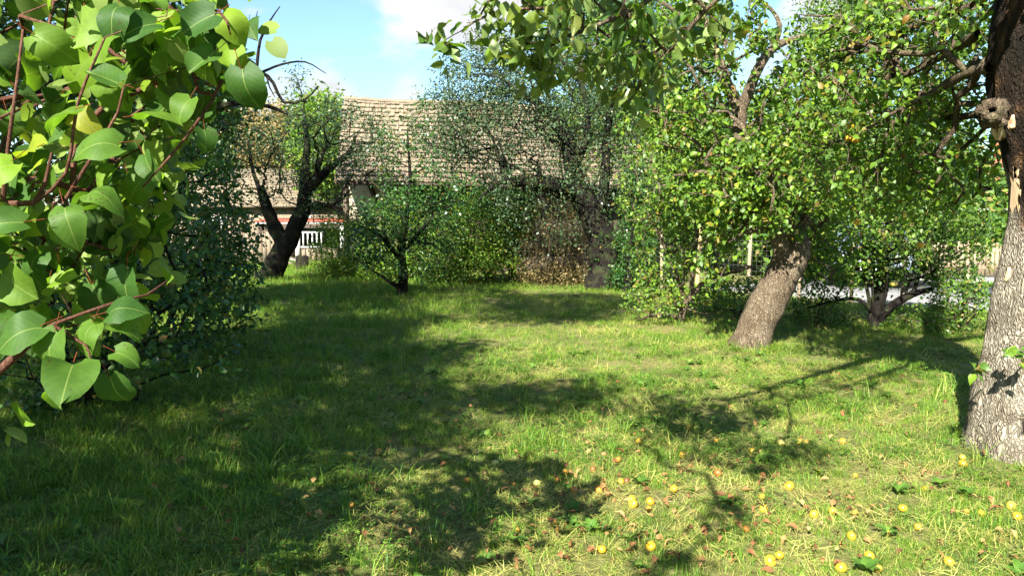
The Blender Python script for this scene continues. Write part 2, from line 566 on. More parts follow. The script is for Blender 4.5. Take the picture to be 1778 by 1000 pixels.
def tube(acc, P, r, ns, rough=0.0, cap=True, seed=0.0, a=None):
    P = np.asarray(P, float)
    r = np.broadcast_to(np.asarray(r, float), (len(P),))
    T, A, B = frames(P)
    th = np.arange(ns) * 2 * math.pi / ns
    ring = A[:, None, :] * np.cos(th)[None, :, None] + B[:, None, :] * np.sin(th)[None, :, None]
    rr = np.repeat(r[:, None], ns, 1).copy()
    if rough:
        for i in range(len(P)):
            for j in range(ns):
                q = P[i] + ring[i, j] * r[i]
                rr[i, j] *= 1 + rough * (mnoise.noise(Vector(q * (1.1 / max(r.max(), .03)) + seed)) + .5 * mnoise.noise(Vector(q * (3.1 / max(r.max(), .03)) + seed)))
    V = (P[:, None, :] + ring * rr[:, :, None]).reshape(-1, 3)
    i, j = np.meshgrid(np.arange(len(P) - 1), np.arange(ns), indexing='ij')
    i, j = i.ravel(), j.ravel()
    j2 = (j + 1) % ns
    Q = np.stack([i * ns + j, i * ns + j2, (i + 1) * ns + j2, (i + 1) * ns + j], 1)
    Tt = []
    if cap:
        V = np.vstack([V, P[-1] + T[-1] * r[-1] * .4])
        e = len(V) - 1
        b = (len(P) - 1) * ns
        Tt = [[b + k, b + (k + 1) % ns, e] for k in range(ns)]
    acc.add(V, T=Tt, Q=Q, a=a)


# ------------------------------------------------------------------ leaves
def leaf_template(rows, cols, width=.62, cord=0.0, curl=.12, fold=.18, tip=1.0, wave=0.0, petiole=0.0, seed=0):
    rg = np.random.default_rng(seed)
    t = np.linspace(0, 1, rows)
    w = (np.sin(math.pi * np.clip(t, 0, 1) ** .72) ** .85) * width / 2
    w = w * (1 - .25 * np.clip((t - .7) / .3, 0, 1) * tip)
    if cord:
        tt = np.clip(t / .93, 0, 1) ** .78
        w = width / 2 * np.sqrt(np.clip(1 - (2 * tt - 1) ** 2, 0, 1)) ** .9
        w = np.maximum(w, width * .05 * (1 - t) / .07 * (t > .9))
    if cord:
        w[0] = width * .22
    c = np.linspace(-1, 1, cols)
    V, lc = [], []
    for k in range(rows):
        for s in c:
            x = s * w[k]
            y = t[k] - cord * abs(s) * (1 - t[k]) ** 3 * 1.2
            z = -fold * -abs(x) - curl * (t[k] - .3) ** 2 + wave * math.sin(6 * t[k] + 2.5 * s + seed) * abs(s)
            x += wave * .5 * rg.normal() * abs(s) * .5
            V.append((x, y, z))
            lc.append((x, y, 0))
    Q = []
    for k in range(rows - 1):
        for s in range(cols - 1):
            a = k * cols + s
            Q.append((a, a + 1, a + cols + 1, a + cols))
    V, Q = np.array(V), np.array(Q)
    pet = np.zeros(len(V))
    if petiole:
        n = len(V)
        pv = []
        for u in (0, 1):
            for k in range(3):
                an = k * 2.094
                pv.append((math.cos(an) * .012, -u * petiole, math.sin(an) * .012 + .12 * u * petiole))
        V = np.vstack([V, pv])
        Q = np.vstack([Q, [(n + k, n + (k + 1) % 3, n + 3 + (k + 1) % 3, n + 3 + k) for k in range(3)]])
        lc += [(.5, .37, 0)] * 6
        pet = np.concatenate([pet, np.ones(6)])
    return V, Q, np.array(lc), pet


T_DIAMOND = (np.array([[0, 0, 0], [.3, .45, .05], [0, 1, -.03], [-.3, .45, .05]]), np.array([[0, 1, 2, 3]]))
T_OVATE = leaf_template(4, 3, .6, curl=.25, fold=.25)[:2]


def leaf_frames(n, up_bias=.6, droop=.25, face=None, face_w=0.0, rg=R):
    """random rotation matrices (columns = x across, y tip, z normal)"""
    z = unit(rg.normal(size=(n, 3)))
    z = unit(z + np.array([0, 0, up_bias]) + (np.asarray(face) * face_w if face is not None else 0))
    d = rg.normal(size=(n, 3))
    d[:, 2] -= droop * 2.2
    y = unit(d - z * (d * z).sum(1, keepdims=True))
    x = np.cross(y, z)
    return np.stack([x, y, z], 2)


def leaves_mesh(name, pos, size, Rm, tmpl, mat, off, rnd=None):
    tv, tq = tmpl
    n, k = len(pos), len(tv)
    V = np.einsum('nij,kj->nki', Rm, tv) * size[:, None, None] + pos[:, None, :] - np.asarray(off)
    Q = (tq[None] + (np.arange(n) * k)[:, None, None]).reshape(-1, tq.shape[1])
    rnd = R.random(n) if rnd is None else rnd
    return mesh_np(name, V.reshape(-1, 3), [Q], mat, True, {'rnd': np.repeat(rnd, k)})


LEAF_SHAPES = {}


def leaf_shapes(key, mat, n=5, **kw):
    out = []
    for s in range(n):
        k2 = dict(kw)
        k2['curl'] = kw.get('curl', .15) * (0.2 + s * .55)
        k2['fold'] = kw.get('fold', .2) * (1.8 - s * .33)
        k2['width'] = kw.get('width', .6) * (1 + .09 * math.sin(s * 2.3))
        V, Q, lc, pet = leaf_template(seed=s, **k2)
        out.append(mesh_np(key, V, [Q], mat, True, {'lco': lc, 'pet': pet, 'rnd': np.zeros(len(V))}))
    LEAF_SHAPES[key] = out


leaf_shapes('apricot', M['apricot_leaf'], 8, rows=8, cols=5, width=.96, cord=.14, curl=.42, fold=.26, wave=.085, petiole=.5)
leaf_shapes('apple', M['apple_leaf'], 4, rows=5, cols=3, width=.6, curl=.4, fold=.35, wave=.03)
leaf_shapes('branch', M['branch_leaf'], 5, rows=6, cols=5, width=.56, curl=.45, fold=.35, wave=.05, petiole=.2)
leaf_shapes('mid', M['mid_leaf'], 4, rows=4, cols=3, width=.6, curl=.4, fold=.35, wave=.03)
leaf_shapes('dark', M['dark_leaf'], 4, rows=5, cols=3, width=.72, curl=.4, fold=.3, wave=.04)


def leaf_obj(key, p, size, Rm, root):
    o = bpy.data.objects.new('leaf', random.choice(LEAF_SHAPES[key]))
    C.objects.link(o)
    o.parent = root
    m = Matrix(Rm.tolist()).to_4x4() @ Matrix.Scale(float(size), 4)
    m.translation = Vector(np.asarray(p) - np.array(root.location))
    o.matrix_basis = m
    return o


# ------------------------------------------------------------------ trees
def ell(cx, cy, rx, ry, D, rd, n, shell=.5):
    """points in a crown lobe: an ellipsoid rx, ry photo pixels wide at D metres, rd metres deep"""
    c = at(cx, cy, D)
    s = np.array([rx / F_PX * D, rd, ry / F_PX * D])
    d = unit(R.normal(size=(n, 3)))
    rr = R.random(n) ** (1 / (3 + 3 * shell))
    return c + d * rr[:, None] * s


def ellw(c, s, n, shell=.5):
    d = unit(R.normal(size=(n, 3)))
    return np.asarray(c) + d * (R.random(n) ** (1 / (3 + 3 * shell)))[:, None] * np.asarray(s)


def grow(nodes, par, ok, att, bf, seg, sag=.04, wob=.16):
    """Prim-like growth: nodes (list of vec), par, ok = may carry twigs; returns the extended lists"""
    nodes, par = [np.asarray(n) for n in nodes], list(par)
    path = [0.0] * len(nodes)
    for i, p in enumerate(par):
        if p >= 0:
            path[i] = path[p] + np.linalg.norm(nodes[i] - nodes[p])
    att = np.asarray(att)
    n = len(att)
    best = np.full(n, 1e9)
    bp = np.zeros(n, int)
    alive = np.ones(n, bool)

    def offer(i):
        c = np.linalg.norm(att - nodes[i], axis=1) + bf * path[i]
        m = c < best
        best[m] = c[m]
        bp[m] = i
    for i in range(len(nodes)):
        if ok[i]:
            offer(i)
    tips = []
    for _ in range(n):
        k = int(np.argmin(np.where(alive, best, 1e9)))
        alive[k] = False
        p = bp[k]
        a, b = nodes[p], att[k]
        L = np.linalg.norm(b - a)
        m = max(1, int(L / seg))
        prev = p
        side = R.normal(size=3) * L * wob
        for j in range(1, m + 1):
            t = j / m
            q = a * (1 - t) + b * t + side * math.sin(math.pi * t) * .5 + np.array([0, 0, sag * L * math.sin(math.pi * t)])
            nodes.append(q)
            par.append(prev)
            path.append(path[prev] + L / m)
            prev = len(nodes) - 1
            offer(prev)
        tips.append(prev)
    return nodes, par, tips


def build_tree(name, label, cat, base, paths, att, leaf, bark, group=None, bf=.25, seg=.22, tip_r=.004, pipe=.42, twig_bark=None,
               ns=10, rough=.22, step=.12, carry=.45, n_obj=0, obj_key=None, extra_leaves=None, flare=True, sag=.04, dead=None, wob=.16):
    """paths: list of ([world pts], [radii]); the first is the trunk. att: points where twigs end. leaf: dict."""
    base = np.asarray(base, float)
    root = thing(name, label, cat, tuple(base), group)
    nodes, par, ok = [], [], []
    rad = {}
    for pi, (P, r) in enumerate(paths):
        P, r = smooth_path(P, r, step)
        a = Acc()
        rr = r.copy()
        if pi == 0 and flare:
            hgt = np.linalg.norm(P - P[0], axis=1)
            rr = rr * (1 + .25 * np.exp(-hgt / (r[0] * .9)))
        tube(a, P, rr, ns if pi == 0 else max(6, ns - 3), rough, True, pi * 3.7 + base[0])
        part('trunk' if pi == 0 else 'limb', a.mesh('trunk' if pi == 0 else 'limb', bark, True, base), root)
        if pi == 0:
            prev = -1
        else:
            prev = int(np.argmin([np.linalg.norm(n - P[0]) for n in nodes]))
        for k in range(len(P)):
            nodes.append(P[k])
            par.append(prev)
            prev = len(nodes) - 1
            ok.append(pi > 0 and k > 1 or (pi == 0 and k >= carry * (len(P) - 1)))
            rad[prev] = r[k]
    nl = len(nodes)
    nodes, par, tips = grow(nodes, par, ok, att, bf, seg, sag, wob)
    n = len(nodes)
    cnt = np.zeros(n)
    cnt[tips] += 1
    kids = [[] for _ in range(n)]
    for i in range(n - 1, -1, -1):
        if par[i] >= 0:
            cnt[par[i]] += cnt[i]
            kids[par[i]].append(i)
    tr = tip_r * np.maximum(cnt, 1) ** pipe
    for i in range(nl, n):          # never thicker than what carries it
        p = par[i]
        tr[i] = min(tr[i], (rad[p] * .7 if p < nl else tr[p]))
    acc = Acc()
    started = []
    for i in range(nl, n):
        p = par[i]
        if p < nl or max(kids[p], key=lambda c: cnt[c]) != i:
            started.append(i)
    for i in started:
        ch = [par[i], i]
        while kids[ch[-1]]:
            ch.append(max(kids[ch[-1]], key=lambda c: cnt[c]))
        P = np.array([nodes[c] for c in ch])
        r = np.array([tr[ch[1]]] + [tr[c] for c in ch[1:]])
        r[-1] *= .6
        tube(acc, P, r, 5 if r[0] > .015 else 4 if r[0] > .007 else 3, 0, False)
    if acc.n:
        part('twigs', acc.mesh('twigs', twig_bark or bark, True, base), root, 'stuff')
    # leaves: along the outer nodes
    outer = np.array([i for i in range(nl, n) if cnt[i] <= leaf.get('maxcnt', 3)])
    per = leaf['n']
    if len(outer) and per:
        nn = np.array([nodes[i] for i in outer])
        if dead is not None:
            keep = ~dead(nn)
            nn = nn[keep]
        tot = int(len(tips) * per)
        idx = R.integers(0, len(nn), tot)
        pos = nn[idx] + R.normal(size=(tot, 3)) * leaf.get('spread', .06)
        size = leaf['size'] * (0.6 + .8 * R.random(tot))
        Rm = leaf_frames(tot, leaf.get('up', .6), leaf.get('droop', .3), SUN, leaf.get('face', .3))
        sel = np.zeros(tot, bool)
        if n_obj:
            px, py, dep = project(pos)
            vis = (px > -5) & (px < 1783) & (py > -5) & (py < 1003) & (dep > .3)
            score = np.where(vis, size / np.maximum(dep, .3), 0)
            top = np.argsort(-score)[:n_obj]
            top = top[score[top] > 0]
            sel[top] = True
            for k in top:
                leaf_obj(obj_key, pos[k], size[k], Rm[k], root)
        if (~sel).any():
            me = leaves_mesh('crown', pos[~sel], size[~sel], Rm[~sel], leaf.get('tmpl', T_DIAMOND), leaf['mat'], base)
            part('crown', me, root, 'stuff')
    return root


def pp(*pts):
    """(px, py, D, r) tuples -> world points and radii"""
    return [at(p[0], p[1], p[2]) for p in pts], [p[3] for p in pts]


def gz(x, y):
    v = Vector((x * .35, y * .35, 0))
    return .035 * mnoise.noise(v) + .02 * mnoise.noise(v * 3.1)


# ------------------------------------------------------------------ ground, road
# fence line (right): from near right to the barn's right end
FA, FB = np.array([8.4, 11.2]), np.array([3.9, 15.7])
fd = unit(FB - FA)
fn = np.array([-fd[1], fd[0]])
if fn[1] < 0:
    fn = -fn


def build_ground():
    xs = np.concatenate([[-400, -150, -60, -30, -20], np.arange(-14, 14.01, .25), [20, 30, 60, 150, 400]])
    ys = np.concatenate([[-300, -100, -40, -20, -10, -5], np.arange(-2, 26.01, .25), [32, 45, 70, 120, 250, 600]])
    X, Y = np.meshgrid(xs, ys)
    Z = np.array([[gz(x, y) if -14 < x < 14 and -2 < y < 26 else 0 for x in xs] for y in ys])
    road = ((X - FA[0]) * fn[0] + (Y - FA[1]) * fn[1] > .9) & ((X - FA[0]) * fd[0] + (Y - FA[1]) * fd[1] < 6.6)
    Z = np.where(road, -.03, Z)
    V = np.stack([X, Y, Z], 2).reshape(-1, 3)
    ny, nx = X.shape
    i, j = np.meshgrid(np.arange(ny - 1), np.arange(nx - 1), indexing='ij')
    a = (i * nx + j).ravel()
    me = mesh_np('ground', V, [np.stack([a, a + 1, a + nx + 1, a + nx], 1)], M['ground'], True)
    o = part('ground', me, None, 'structure')
    return o


build_ground()

def strip(name, o0, o1, z0, z1, mat, ext0=-30, ext1=45):
    """a long slab parallel to the fence, o0..o1 metres beyond it"""
    a = Acc()
    p = [FA + fd * e + fn * o for e, o in ((ext0, o0), (ext1, o0), (ext1, o1), (ext0, o1))]
    V = [(q[0], q[1], z) for z in (z0, z1) for q in p]
    a.add(V, Q=[[3, 2, 1, 0], [4, 5, 6, 7], [0, 1, 5, 4], [1, 2, 6, 5], [2, 3, 7, 6], [3, 0, 4, 7]])
    part(name, a.mesh(name, mat), None, 'structure')


strip('road', 1.0, 7.2, -.25, .012, M['asphalt'], -40, 6.8)
strip('kerb', 7.2, 7.35, -.25, .13, M['concrete'], -40, 6.8)
strip('pavement', 7.35, 8.8, -.25, .11, M['asphalt'], -40, 6.8)


# ------------------------------------------------------------------ barn
def build_barn():
    a6 = math.radians(6)
    u = np.array([math.cos(a6), math.sin(a6), 0])
    v = np.array([math.sin(a6), -math.cos(a6), 0])
    R0 = np.array([-5.25, 24.3, 0])
    L, run, zr, ze = 11.5, 3.1, 5.38, 2.62
    root = thing('barn', 'old barn with pale tiled roof and half timbered front behind the orchard trees', 'barn', tuple(R0))

    def W(s, d, z):           # along, towards camera, height (local to the root)
        return u * s + v * d + np.array([0, 0, z])

    def sag(s):
        return -.030 * s - .04 * math.sin(s * 1.1)

    # roof deck
    a = Acc()
    ns = 24
    for sgn in (1, -1):
        Vt, Q = [], []
        for k in range(ns + 1):
            s = L * k / ns
            for t in (0, 1):
                Vt.append(W(s, sgn * run * t, (zr + sag(s)) * (1 - t) + (ze - .012 * s) * t - .03))
                Vt.append(W(s, sgn * run * t, (zr + sag(s)) * (1 - t) + (ze - .012 * s) * t - .10))
        for k in range(ns):
            b = 4 * k
            Q += [[b, b + 2, b + 6, b + 4], [b + 1, b + 5, b + 7, b + 3], [b + 2, b + 3, b + 7, b + 6]]
        Q += [[0, 1, 3, 2], [4 * ns, 4 * ns + 2, 4 * ns + 3, 4 * ns + 1]]
        a.add(Vt, Q=Q)
    roof = part('roof', a.mesh('roof', M['plank_dark']), root)
    # tiles on the front slope
    rows, cols = 18, 88
    tw = L / cols
    th = math.hypot(run, zr - ze) / rows
    tv, tq = [], []
    for j, y in enumerate((0.03, .90)):
        for k in range(5):
            x = (k / 4 - .5) * .95
            zz = .015 * math.cos((k / 4) * 2 * math.pi) + (.035 / th if j == 0 else .004)
            tv.append((x * tw, y * th, zz * th))
    tv = np.array(tv)
    tq = [[k, k + 1, 6 + k, 5 + k] for k in range(4)]
    low = tv[:5] - np.array([0, 0, .03])
    tv = np.vstack([tv, low])
    tq += [[10 + k, 11 + k, k + 1, k] for k in range(4)]
    tq = np.array(tq)
    tile_me = mesh_np('tile', tv, [tq], M['tile'])
    rest = Acc()
    order = []
    for rI in range(rows):
        for cI in range(cols):
            order.append((rI, cI))
    # the ones that show largest: the left, freely seen part
    order.sort(key=lambda q: q[1] * .8 + q[0] * .12)
    for n, (rI, cI) in enumerate(order):
        s = (cI + .5) * tw
        t = 1 - rI / rows
        zR, zE = zr + sag(s), ze - .012 * s
        p = W(s, run * t, zR * (1 - t) + zE * t)
        up = unit(W(s, 0, zR) - W(s, run, zE))
        nr = unit(np.cross(u, up))
        Rm = np.stack([unit(np.cross(up, nr)), up, nr], 1)
        jit = R.normal(0, .012)
        Rz = np.array([[math.cos(jit), -math.sin(jit), 0], [math.sin(jit), math.cos(jit), 0], [0, 0, 1]])
        Rm = Rm @ Rz
        p = p + up * R.normal(0, .010) + nr * (.004 + abs(R.normal(0, .009)))
        if n < 300:
            o = bpy.data.objects.new('tile', tile_me)
            C.objects.link(o)
            o.parent = roof
            m = Matrix(Rm.tolist()).to_4x4()
            m.translation = Vector(p)
            o.matrix_basis = m
        else:
            rest.add(tv @ Rm.T + p, Q=tq)
    part('tiles', rest.mesh('tiles', M['tile']), roof, 'stuff')
    # ridge tiles
    for k in range(int(L / .36)):
        s = (k + .5) * .36
        b = Acc()
        th_ = np.linspace(0, math.pi, 6)
        Vv = [W(s + e, .13 * math.cos(x), zr + sag(s) - .05 + .10 * math.sin(x) + (0.012 if e < 0 else 0)) for e in (-.19, .19) for x in th_]
        b.add(Vv, Q=[[i, i + 1, 7 + i, 6 + i] for i in range(5)])
        part('ridge_tile', b.mesh('ridge_tile', M['tile']), roof)
    # rafters under the eave
    for k in range(12):
        b = Acc()
        s = .2 + k * 1.0
        p0, p1 = W(s, 1.9, ze + (run - 1.9) * .89 - .19), W(s, run - .02, ze - .19)
        tube(b, [p0, p1], .055, 4)
        part('rafter', b.mesh('rafter', M['timber']), root)
    # walls
    wd = run - 1.05

    def wall(nm, s0, s1, d, z0, z1, thick, mat):
        b = Acc()
        c = W((s0 + s1) / 2, d - thick / 2, (z0 + z1) / 2)
        rot = np.stack([u, -v, [0, 0, 1]], 1)
        b.box(c, (s1 - s0, thick, z1 - z0), rot)
        return part(nm, b.mesh(nm, mat), root)
    wall('wall', .12, 2.3, wd, -.2, 3.35, .3, M['plaster'])
    wall('wall', 2.3, L - .15, wd - .06, -.2, 3.35, .25, M['plank_dark'])
    wall('wall', .12, .42, wd - .3, -.2, 3.3, 3.6, M['plaster'])
    wall('stone_base', .06, L - .1, wd + .08, -.25, .45, .1, M['plank_dark'])  # dark plank colour on the base stands in for the shaded hollow here
    # gable triangle
    b = Acc()
    b.add([W(.12, wd, 3.3), W(.12, -wd, 3.3), W(.12, 0, zr - .14), W(.3, wd, 3.3), W(.3, -wd, 3.3), W(.3, 0, zr - .14)],
          T=[[0, 2, 1], [3, 4, 5]], Q=[[0, 3, 5, 2], [1, 2, 5, 4], [0, 1, 4, 3]])
    part('gable', b.mesh('gable', M['plaster']), root)
    for k in range(46):
        s0 = 2.36 + k * .2
        if s0 > L - .35:
            break
        wall('plank', s0 + .008, s0 + .192, wd - .03 + R.normal(0, .006), .45, 3.2, .03, M['plank_dark'])

    def beam(s0, z0, s1, z1, w=.15):
        b = Acc()
        p0, p1 = W(s0, wd + .01, z0), W(s1, wd + .01, z1)
        d = unit(p1 - p0)
        rot = np.stack([np.cross(-v, d), -v, d], 1)
        b.box((p0 + p1) / 2, (w, .05, np.linalg.norm(p1 - p0)), rot)
        part('beam', b.mesh('beam', M['timber']), root)
    beam(.2, .5, .2, 3.1)
    beam(2.25, .46, 2.25, 3.1)
    beam(.3, 1.52, 2.15, 1.52, .13)
    beam(.75, 2.9, 1.25, 1.62, .13)
    return root


build_barn()


# ------------------------------------------------------------------ shed, plank fence, boards at the back left
def build_shed():
    b = at(545, 452, 29)
    b[2] = 0
    root = thing('shed', 'low lean-to shed with red tin roof and white railing left of the barn', 'shed', tuple(b))

    def bx(nm, c, s, mat, rx=0):
        a = Acc()
        rot = np.array([[1, 0, 0], [0, math.cos(rx), -math.sin(rx)], [0, math.sin(rx), math.cos(rx)]])
        a.box(c, s, rot)
        return part(nm, a.mesh(nm, mat), root)
    bx('roof', (.25, .35, 1.56), (4.6, 1.8, .05), M['red_tin'], .06)
    bx('fascia', (.25, -.52, 1.46), (4.5, .03, .09), M['white_paint'])
    bx('wall', (.2, 1.8, .75), (4.3, .12, 1.7), M['plank_dark'])
    bx('wall', (-1.9, .7, .7), (.1, 2.2, 1.5), M['plank_dark'])
    bx('post', (-.48, -.4, .7), (.17, .15, 1.45), M['white_paint'])
    bx('post', (1.2, -.4, .7), (.15, .15, 1.45), M['white_paint'])
    for z in (.55, 1.1):
        bx('rail', (.05, -.4, z), (.85, .05, .06), M['white_paint'])
    for k in range(5):
        bx('slat', (-.27 + k * .17, -.42, .83), (.05, .03, .5), M['white_paint'])
    for k in range(7):
        bx('plank', (-.3 + k * .2, -.36, .24 + .02 * (k % 3)), (.17, .03, .5), M['plank'])
    bx('door', (-1.15, -.38, .66), (1.15, .06, 1.3), M['plank_dark'])
    return root


build_shed()


def plank_fence(name, label, p0, p1, h, n, mat, group=None):
    p0, p1 = np.array(p0, float), np.array(p1, float)
    root = thing(name, label, 'fence', (p0[0], p0[1], 0), group)
    d = unit(p1 - p0)
    L = np.linalg.norm(p1 - p0)
    rot = np.stack([[d[0], d[1], 0], [-d[1], d[0], 0], [0, 0, 1]], 1)
    for k in range(n):
        s = (k + .5) * L / n
        a = Acc()
        hh = h * (1 + R.normal(0, .05))
        tl = R.normal(0, .025)
        rt = rot @ np.array([[math.cos(tl), 0, math.sin(tl)], [0, 1, 0], [-math.sin(tl), 0, math.cos(tl)]])
        a.box((d[0] * s, d[1] * s, hh / 2), (L / n * .86, .025, hh), rt)
        part('plank', a.mesh('plank', mat), root)
    for z in (.3 * h, .8 * h):
        a = Acc()
        a.box((d[0] * L / 2 - d[1] * .04, d[1] * L / 2 + d[0] * .04, z), (L, .05, .08), rot)
        part('rail', a.mesh('rail', mat), root)
    return root


plank_fence('plank_fence', 'weathered pale plank fence behind the dark leaning apple trunk at left', (-11.5, 26.6), (-7.9, 26.3), 1.15, 24, M['plank'])


def board_pile():
    b = ground_at(503, 468)
    root = thing('board_pile', 'small heap of old grey boards on the grass beside the dark apple trunk', 'boards', (b[0], b[1], 0))
    for k in range(7):
        a = Acc()
        ang = R.normal(.3, .35)
        tl = .1 + .25 * R.random()
        rot = np.array(Matrix.Rotation(ang, 3, 'Z') @ Matrix.Rotation(tl, 3, 'Y'))
        a.box((R.normal(0, .12), R.normal(0, .15), .14 + .035 * k), (1.0, .13, .03), rot)
        part('board', a.mesh('board', M['plank'] if k % 2 else M['concrete']), root)
    for k, x in enumerate((.32, .5)):
        a = Acc()
        tube(a, [(x, -.1, 0), (x + .02, -.1, .42)], .11, 9, .1)
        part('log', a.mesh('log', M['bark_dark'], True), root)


board_pile()


# ------------------------------------------------------------------ wire fence on the right
def wire_fence():
    root = thing('wire_fence', 'wire mesh fence on wooden posts along the road on the right', 'fence', (FA[0], FA[1], 0))
    L = 12.0
    spots = [(1680, M['post_wood'], .07, 1.3), (1570, M['post_wood'], .075, 1.15), (1480, M['post_yellow'], .05, 1.25), (1390, M['post_wood'], .06, 1.2), (1300, M['post_wood'], .06, 1.3), (1210, M['post_yellow'], .075, 1.5),
             (1150, M['post_wood'], .06, 1.3)]
    ss = []
    for px, mat, r, h in spots:
        k = (px - CX) / F_PX
        # FA + s fd lies on x = k y
        s = (k * FA[1] - FA[0]) / (fd[0] - k * fd[1])
        ss.append(s)
        q = fd * s
        a = Acc()
        lean = R.normal(0, .03, 2)
        tube(a, [(q[0], q[1], -.2), (q[0] + lean[0] * .5, q[1] + lean[1] * .5, h * .5), (q[0] + lean[0], q[1] + lean[1], h)], [r * .6, r * .58, r * .52], 8, .06)
        part('post', a.mesh('post', mat, True), root)
    for s in (-1.3, -2.8, -4.4):
        q = fd * s
        a = Acc()
        tube(a, [(q[0], q[1], -.2), (q[0], q[1], 1.25)], .045, 8, .06)
        part('post', a.mesh('post', M['post_wood'], True), root)
    a = Acc()
    for z in np.concatenate([np.arange(.05, 1.1, .1), [1.13]]):
        S = np.linspace(-5, 9.5, 30)
        P = np.array([[fd[0] * s - fn[0] * .05, fd[1] * s - fn[1] * .05, z + .012 * math.sin(s * 2.1 + z)] for s in S])
        tube(a, P, .0018, 3, 0, False)
    for s in np.arange(-5, 9.5, .1):
        P = np.array([[fd[0] * s - fn[0] * .05, fd[1] * s - fn[1] * .05, z] for z in (.03, 1.14)])
        tube(a, P, .0014, 3, 0, False)
    part('wire_mesh', a.mesh('wire_mesh', M['wire']), root, 'stuff')


wire_fence()


# ------------------------------------------------------------------ beyond the road
def car():
    c = at(1506, 500, 18.6)
    root = thing('parked_car', 'blue grey hatchback parked on the road behind the wire fence', 'car', (c[0], c[1], .02), rz=-.42)
    # side profile (y = length from nose, z), lofted over the width with tumblehome; nose points at -y
    prof = [(-1.95, .35), (-1.98, .55), (-1.9, .74), (-1.1, .93), (-.5, 1.35), (.1, 1.47), (1.1, 1.45), (1.75, 1.12), (1.95, .85), (1.97, .45), (1.9, .3)]
    xs = [(-.84, .97), (-.80, 1.0), (-.3, 1.01), (.3, 1.01), (.80, 1.0), (.84, .97)]
    V, Q = [], []
    for x, k in xs:
        for y, z in prof:
            tum = 1 - .16 * max(0, (z - .9) / .55)
            V.append((x * tum, y, .3 + (z - .3) * k))
    n = len(prof)
    for i in range(len(xs) - 1):
        for j in range(n):
            Q.append((i * n + j, i * n + (j + 1) % n, (i + 1) * n + (j + 1) % n, (i + 1) * n + j))
    a = Acc()
    a.add(V, Q=Q)
    side = Acc()
    me = mesh_np('body', V, [np.array(Q), np.array([list(range(n))[::-1], list(range(5 * n, 6 * n))])], M['car_paint'])
    part('body', me, root)

    def quad(nm, pts, mat):
        b = Acc()
        b.add(pts, Q=[[0, 1, 2, 3]])
        return part(nm, b.mesh(nm, mat), root)
    quad('windscreen', [(-.66, -1.02, .985), (.66, -1.02, .985), (.57, -.54, 1.345), (-.57, -.54, 1.345)], M['glass'])
    quad('rear_window', [(.62, 1.72, 1.17), (-.62, 1.72, 1.17), (-.57, 1.2, 1.43), (.57, 1.2, 1.43)], M['glass'])
    for s in (-1, 1):
        quad('side_window', [(s * .815, -.75, .99), (s * .815, 1.45, 1.0), (s * .755, 1.05, 1.38), (s * .755, -.42, 1.37)][::s], M['glass'])
        b = Acc()
        b.box((s * .6, -1.95, .68), (.34, .08, .15))
        part('headlight', b.mesh('headlight', M['lamp']), root)
        b = Acc()
        b.box((s * .95, -.75, .98), (.16, .1, .12))
        part('mirror', b.mesh('mirror', M['car_paint']), root)
        for y in (-1.25, 1.22):
            b = Acc()
            tube(b, [(s * .66, y, .3), (s * .88, y, .3)], [.31, .31], 18)
            w = part('wheel', b.mesh('wheel', M['rubber']), root)
            b = Acc()
            tube(b, [(s * .87, y, .3), (s * .895, y, .3)], [.2, .19], 14)
            part('rim', b.mesh('rim', M['lamp']), w)
    b = Acc()
    b.box((0, -1.985, .42), (1.2, .04, .16))
    part('grille', b.mesh('grille', M['rubber']), root)
    b = Acc()
    b.box((0, -2.01, .44), (.52, .015, .11))
    part('number_plate', b.mesh('number_plate', M['plate']), root)


car()


def house(name, label, loc, rz, w, d, h, rh, wall, roofm, wins, chim=True):
    root = thing(name, label, 'house' if name == 'house' else 'outbuilding', loc, rz=rz)

    def bx(nm, c, s, mat, par=None):
        a = Acc()
        a.box(c, s)
        return part(nm, a.mesh(nm, mat), par or root)
    bx('wall', (0, 0, h / 2), (w, d, h), wall)
    a = Acc()
    o = .35
    k = rh / (d / 2)
    V = []
    for x in (-w / 2 - o, w / 2 + o):
        V += [(x, -d / 2 - o, h - k * o), (x, 0, h + rh), (x, d / 2 + o, h - k * o), (x, -d / 2 - o, h - k * o + .14), (x, 0, h + rh + .16), (x, d / 2 + o, h - k * o + .14)]
    a.add(V, Q=[[0, 6, 7, 1], [1, 7, 8, 2], [3, 4, 10, 9], [4, 5, 11, 10], [0, 3, 9, 6], [2, 8, 11, 5], [0, 1, 4, 3], [1, 2, 5, 4], [6, 9, 10, 7], [7, 10, 11, 8]])
    rf = part('roof', a.mesh('roof', roofm), root)
    # tile courses as raised rows
    a = Acc()
    nr = 14
    for i in range(nr):
        t = (i + .5) / nr
        y = -d / 2 - o + (d / 2 + o) * t
        z = h - k * o + .14 + (rh + k * o + .02) * t
        a.box((0, y, z + .012), (w + 2 * o, .05, .04))
    part('tile_rows', a.mesh('tile_rows', roofm), rf, 'stuff')
    b = Acc()
    b.add([(-w / 2, -d / 2, h), (-w / 2, d / 2, h), (-w / 2, 0, h + rh), (w / 2, -d / 2, h), (w / 2, d / 2, h), (w / 2, 0, h + rh)], T=[[0, 2, 1], [3, 4, 5]])
    part('gable', b.mesh('gable', wall), root)
    for (x, z, ww, hh) in wins:
        f = bx('window', (x, -d / 2 - .02, z), (ww + .16, .1, hh + .16), M['white_paint'])
        for s in (-1, 1):
            bx('pane', (x + s * ww / 4, -d / 2 - .075, z), (ww / 2 - .05, .02, hh), M['glass'], f)
    if chim:
        bx('chimney', (w * .2, .3, h + rh + .2), (.5, .5, 1.3), M['brick'], rf)


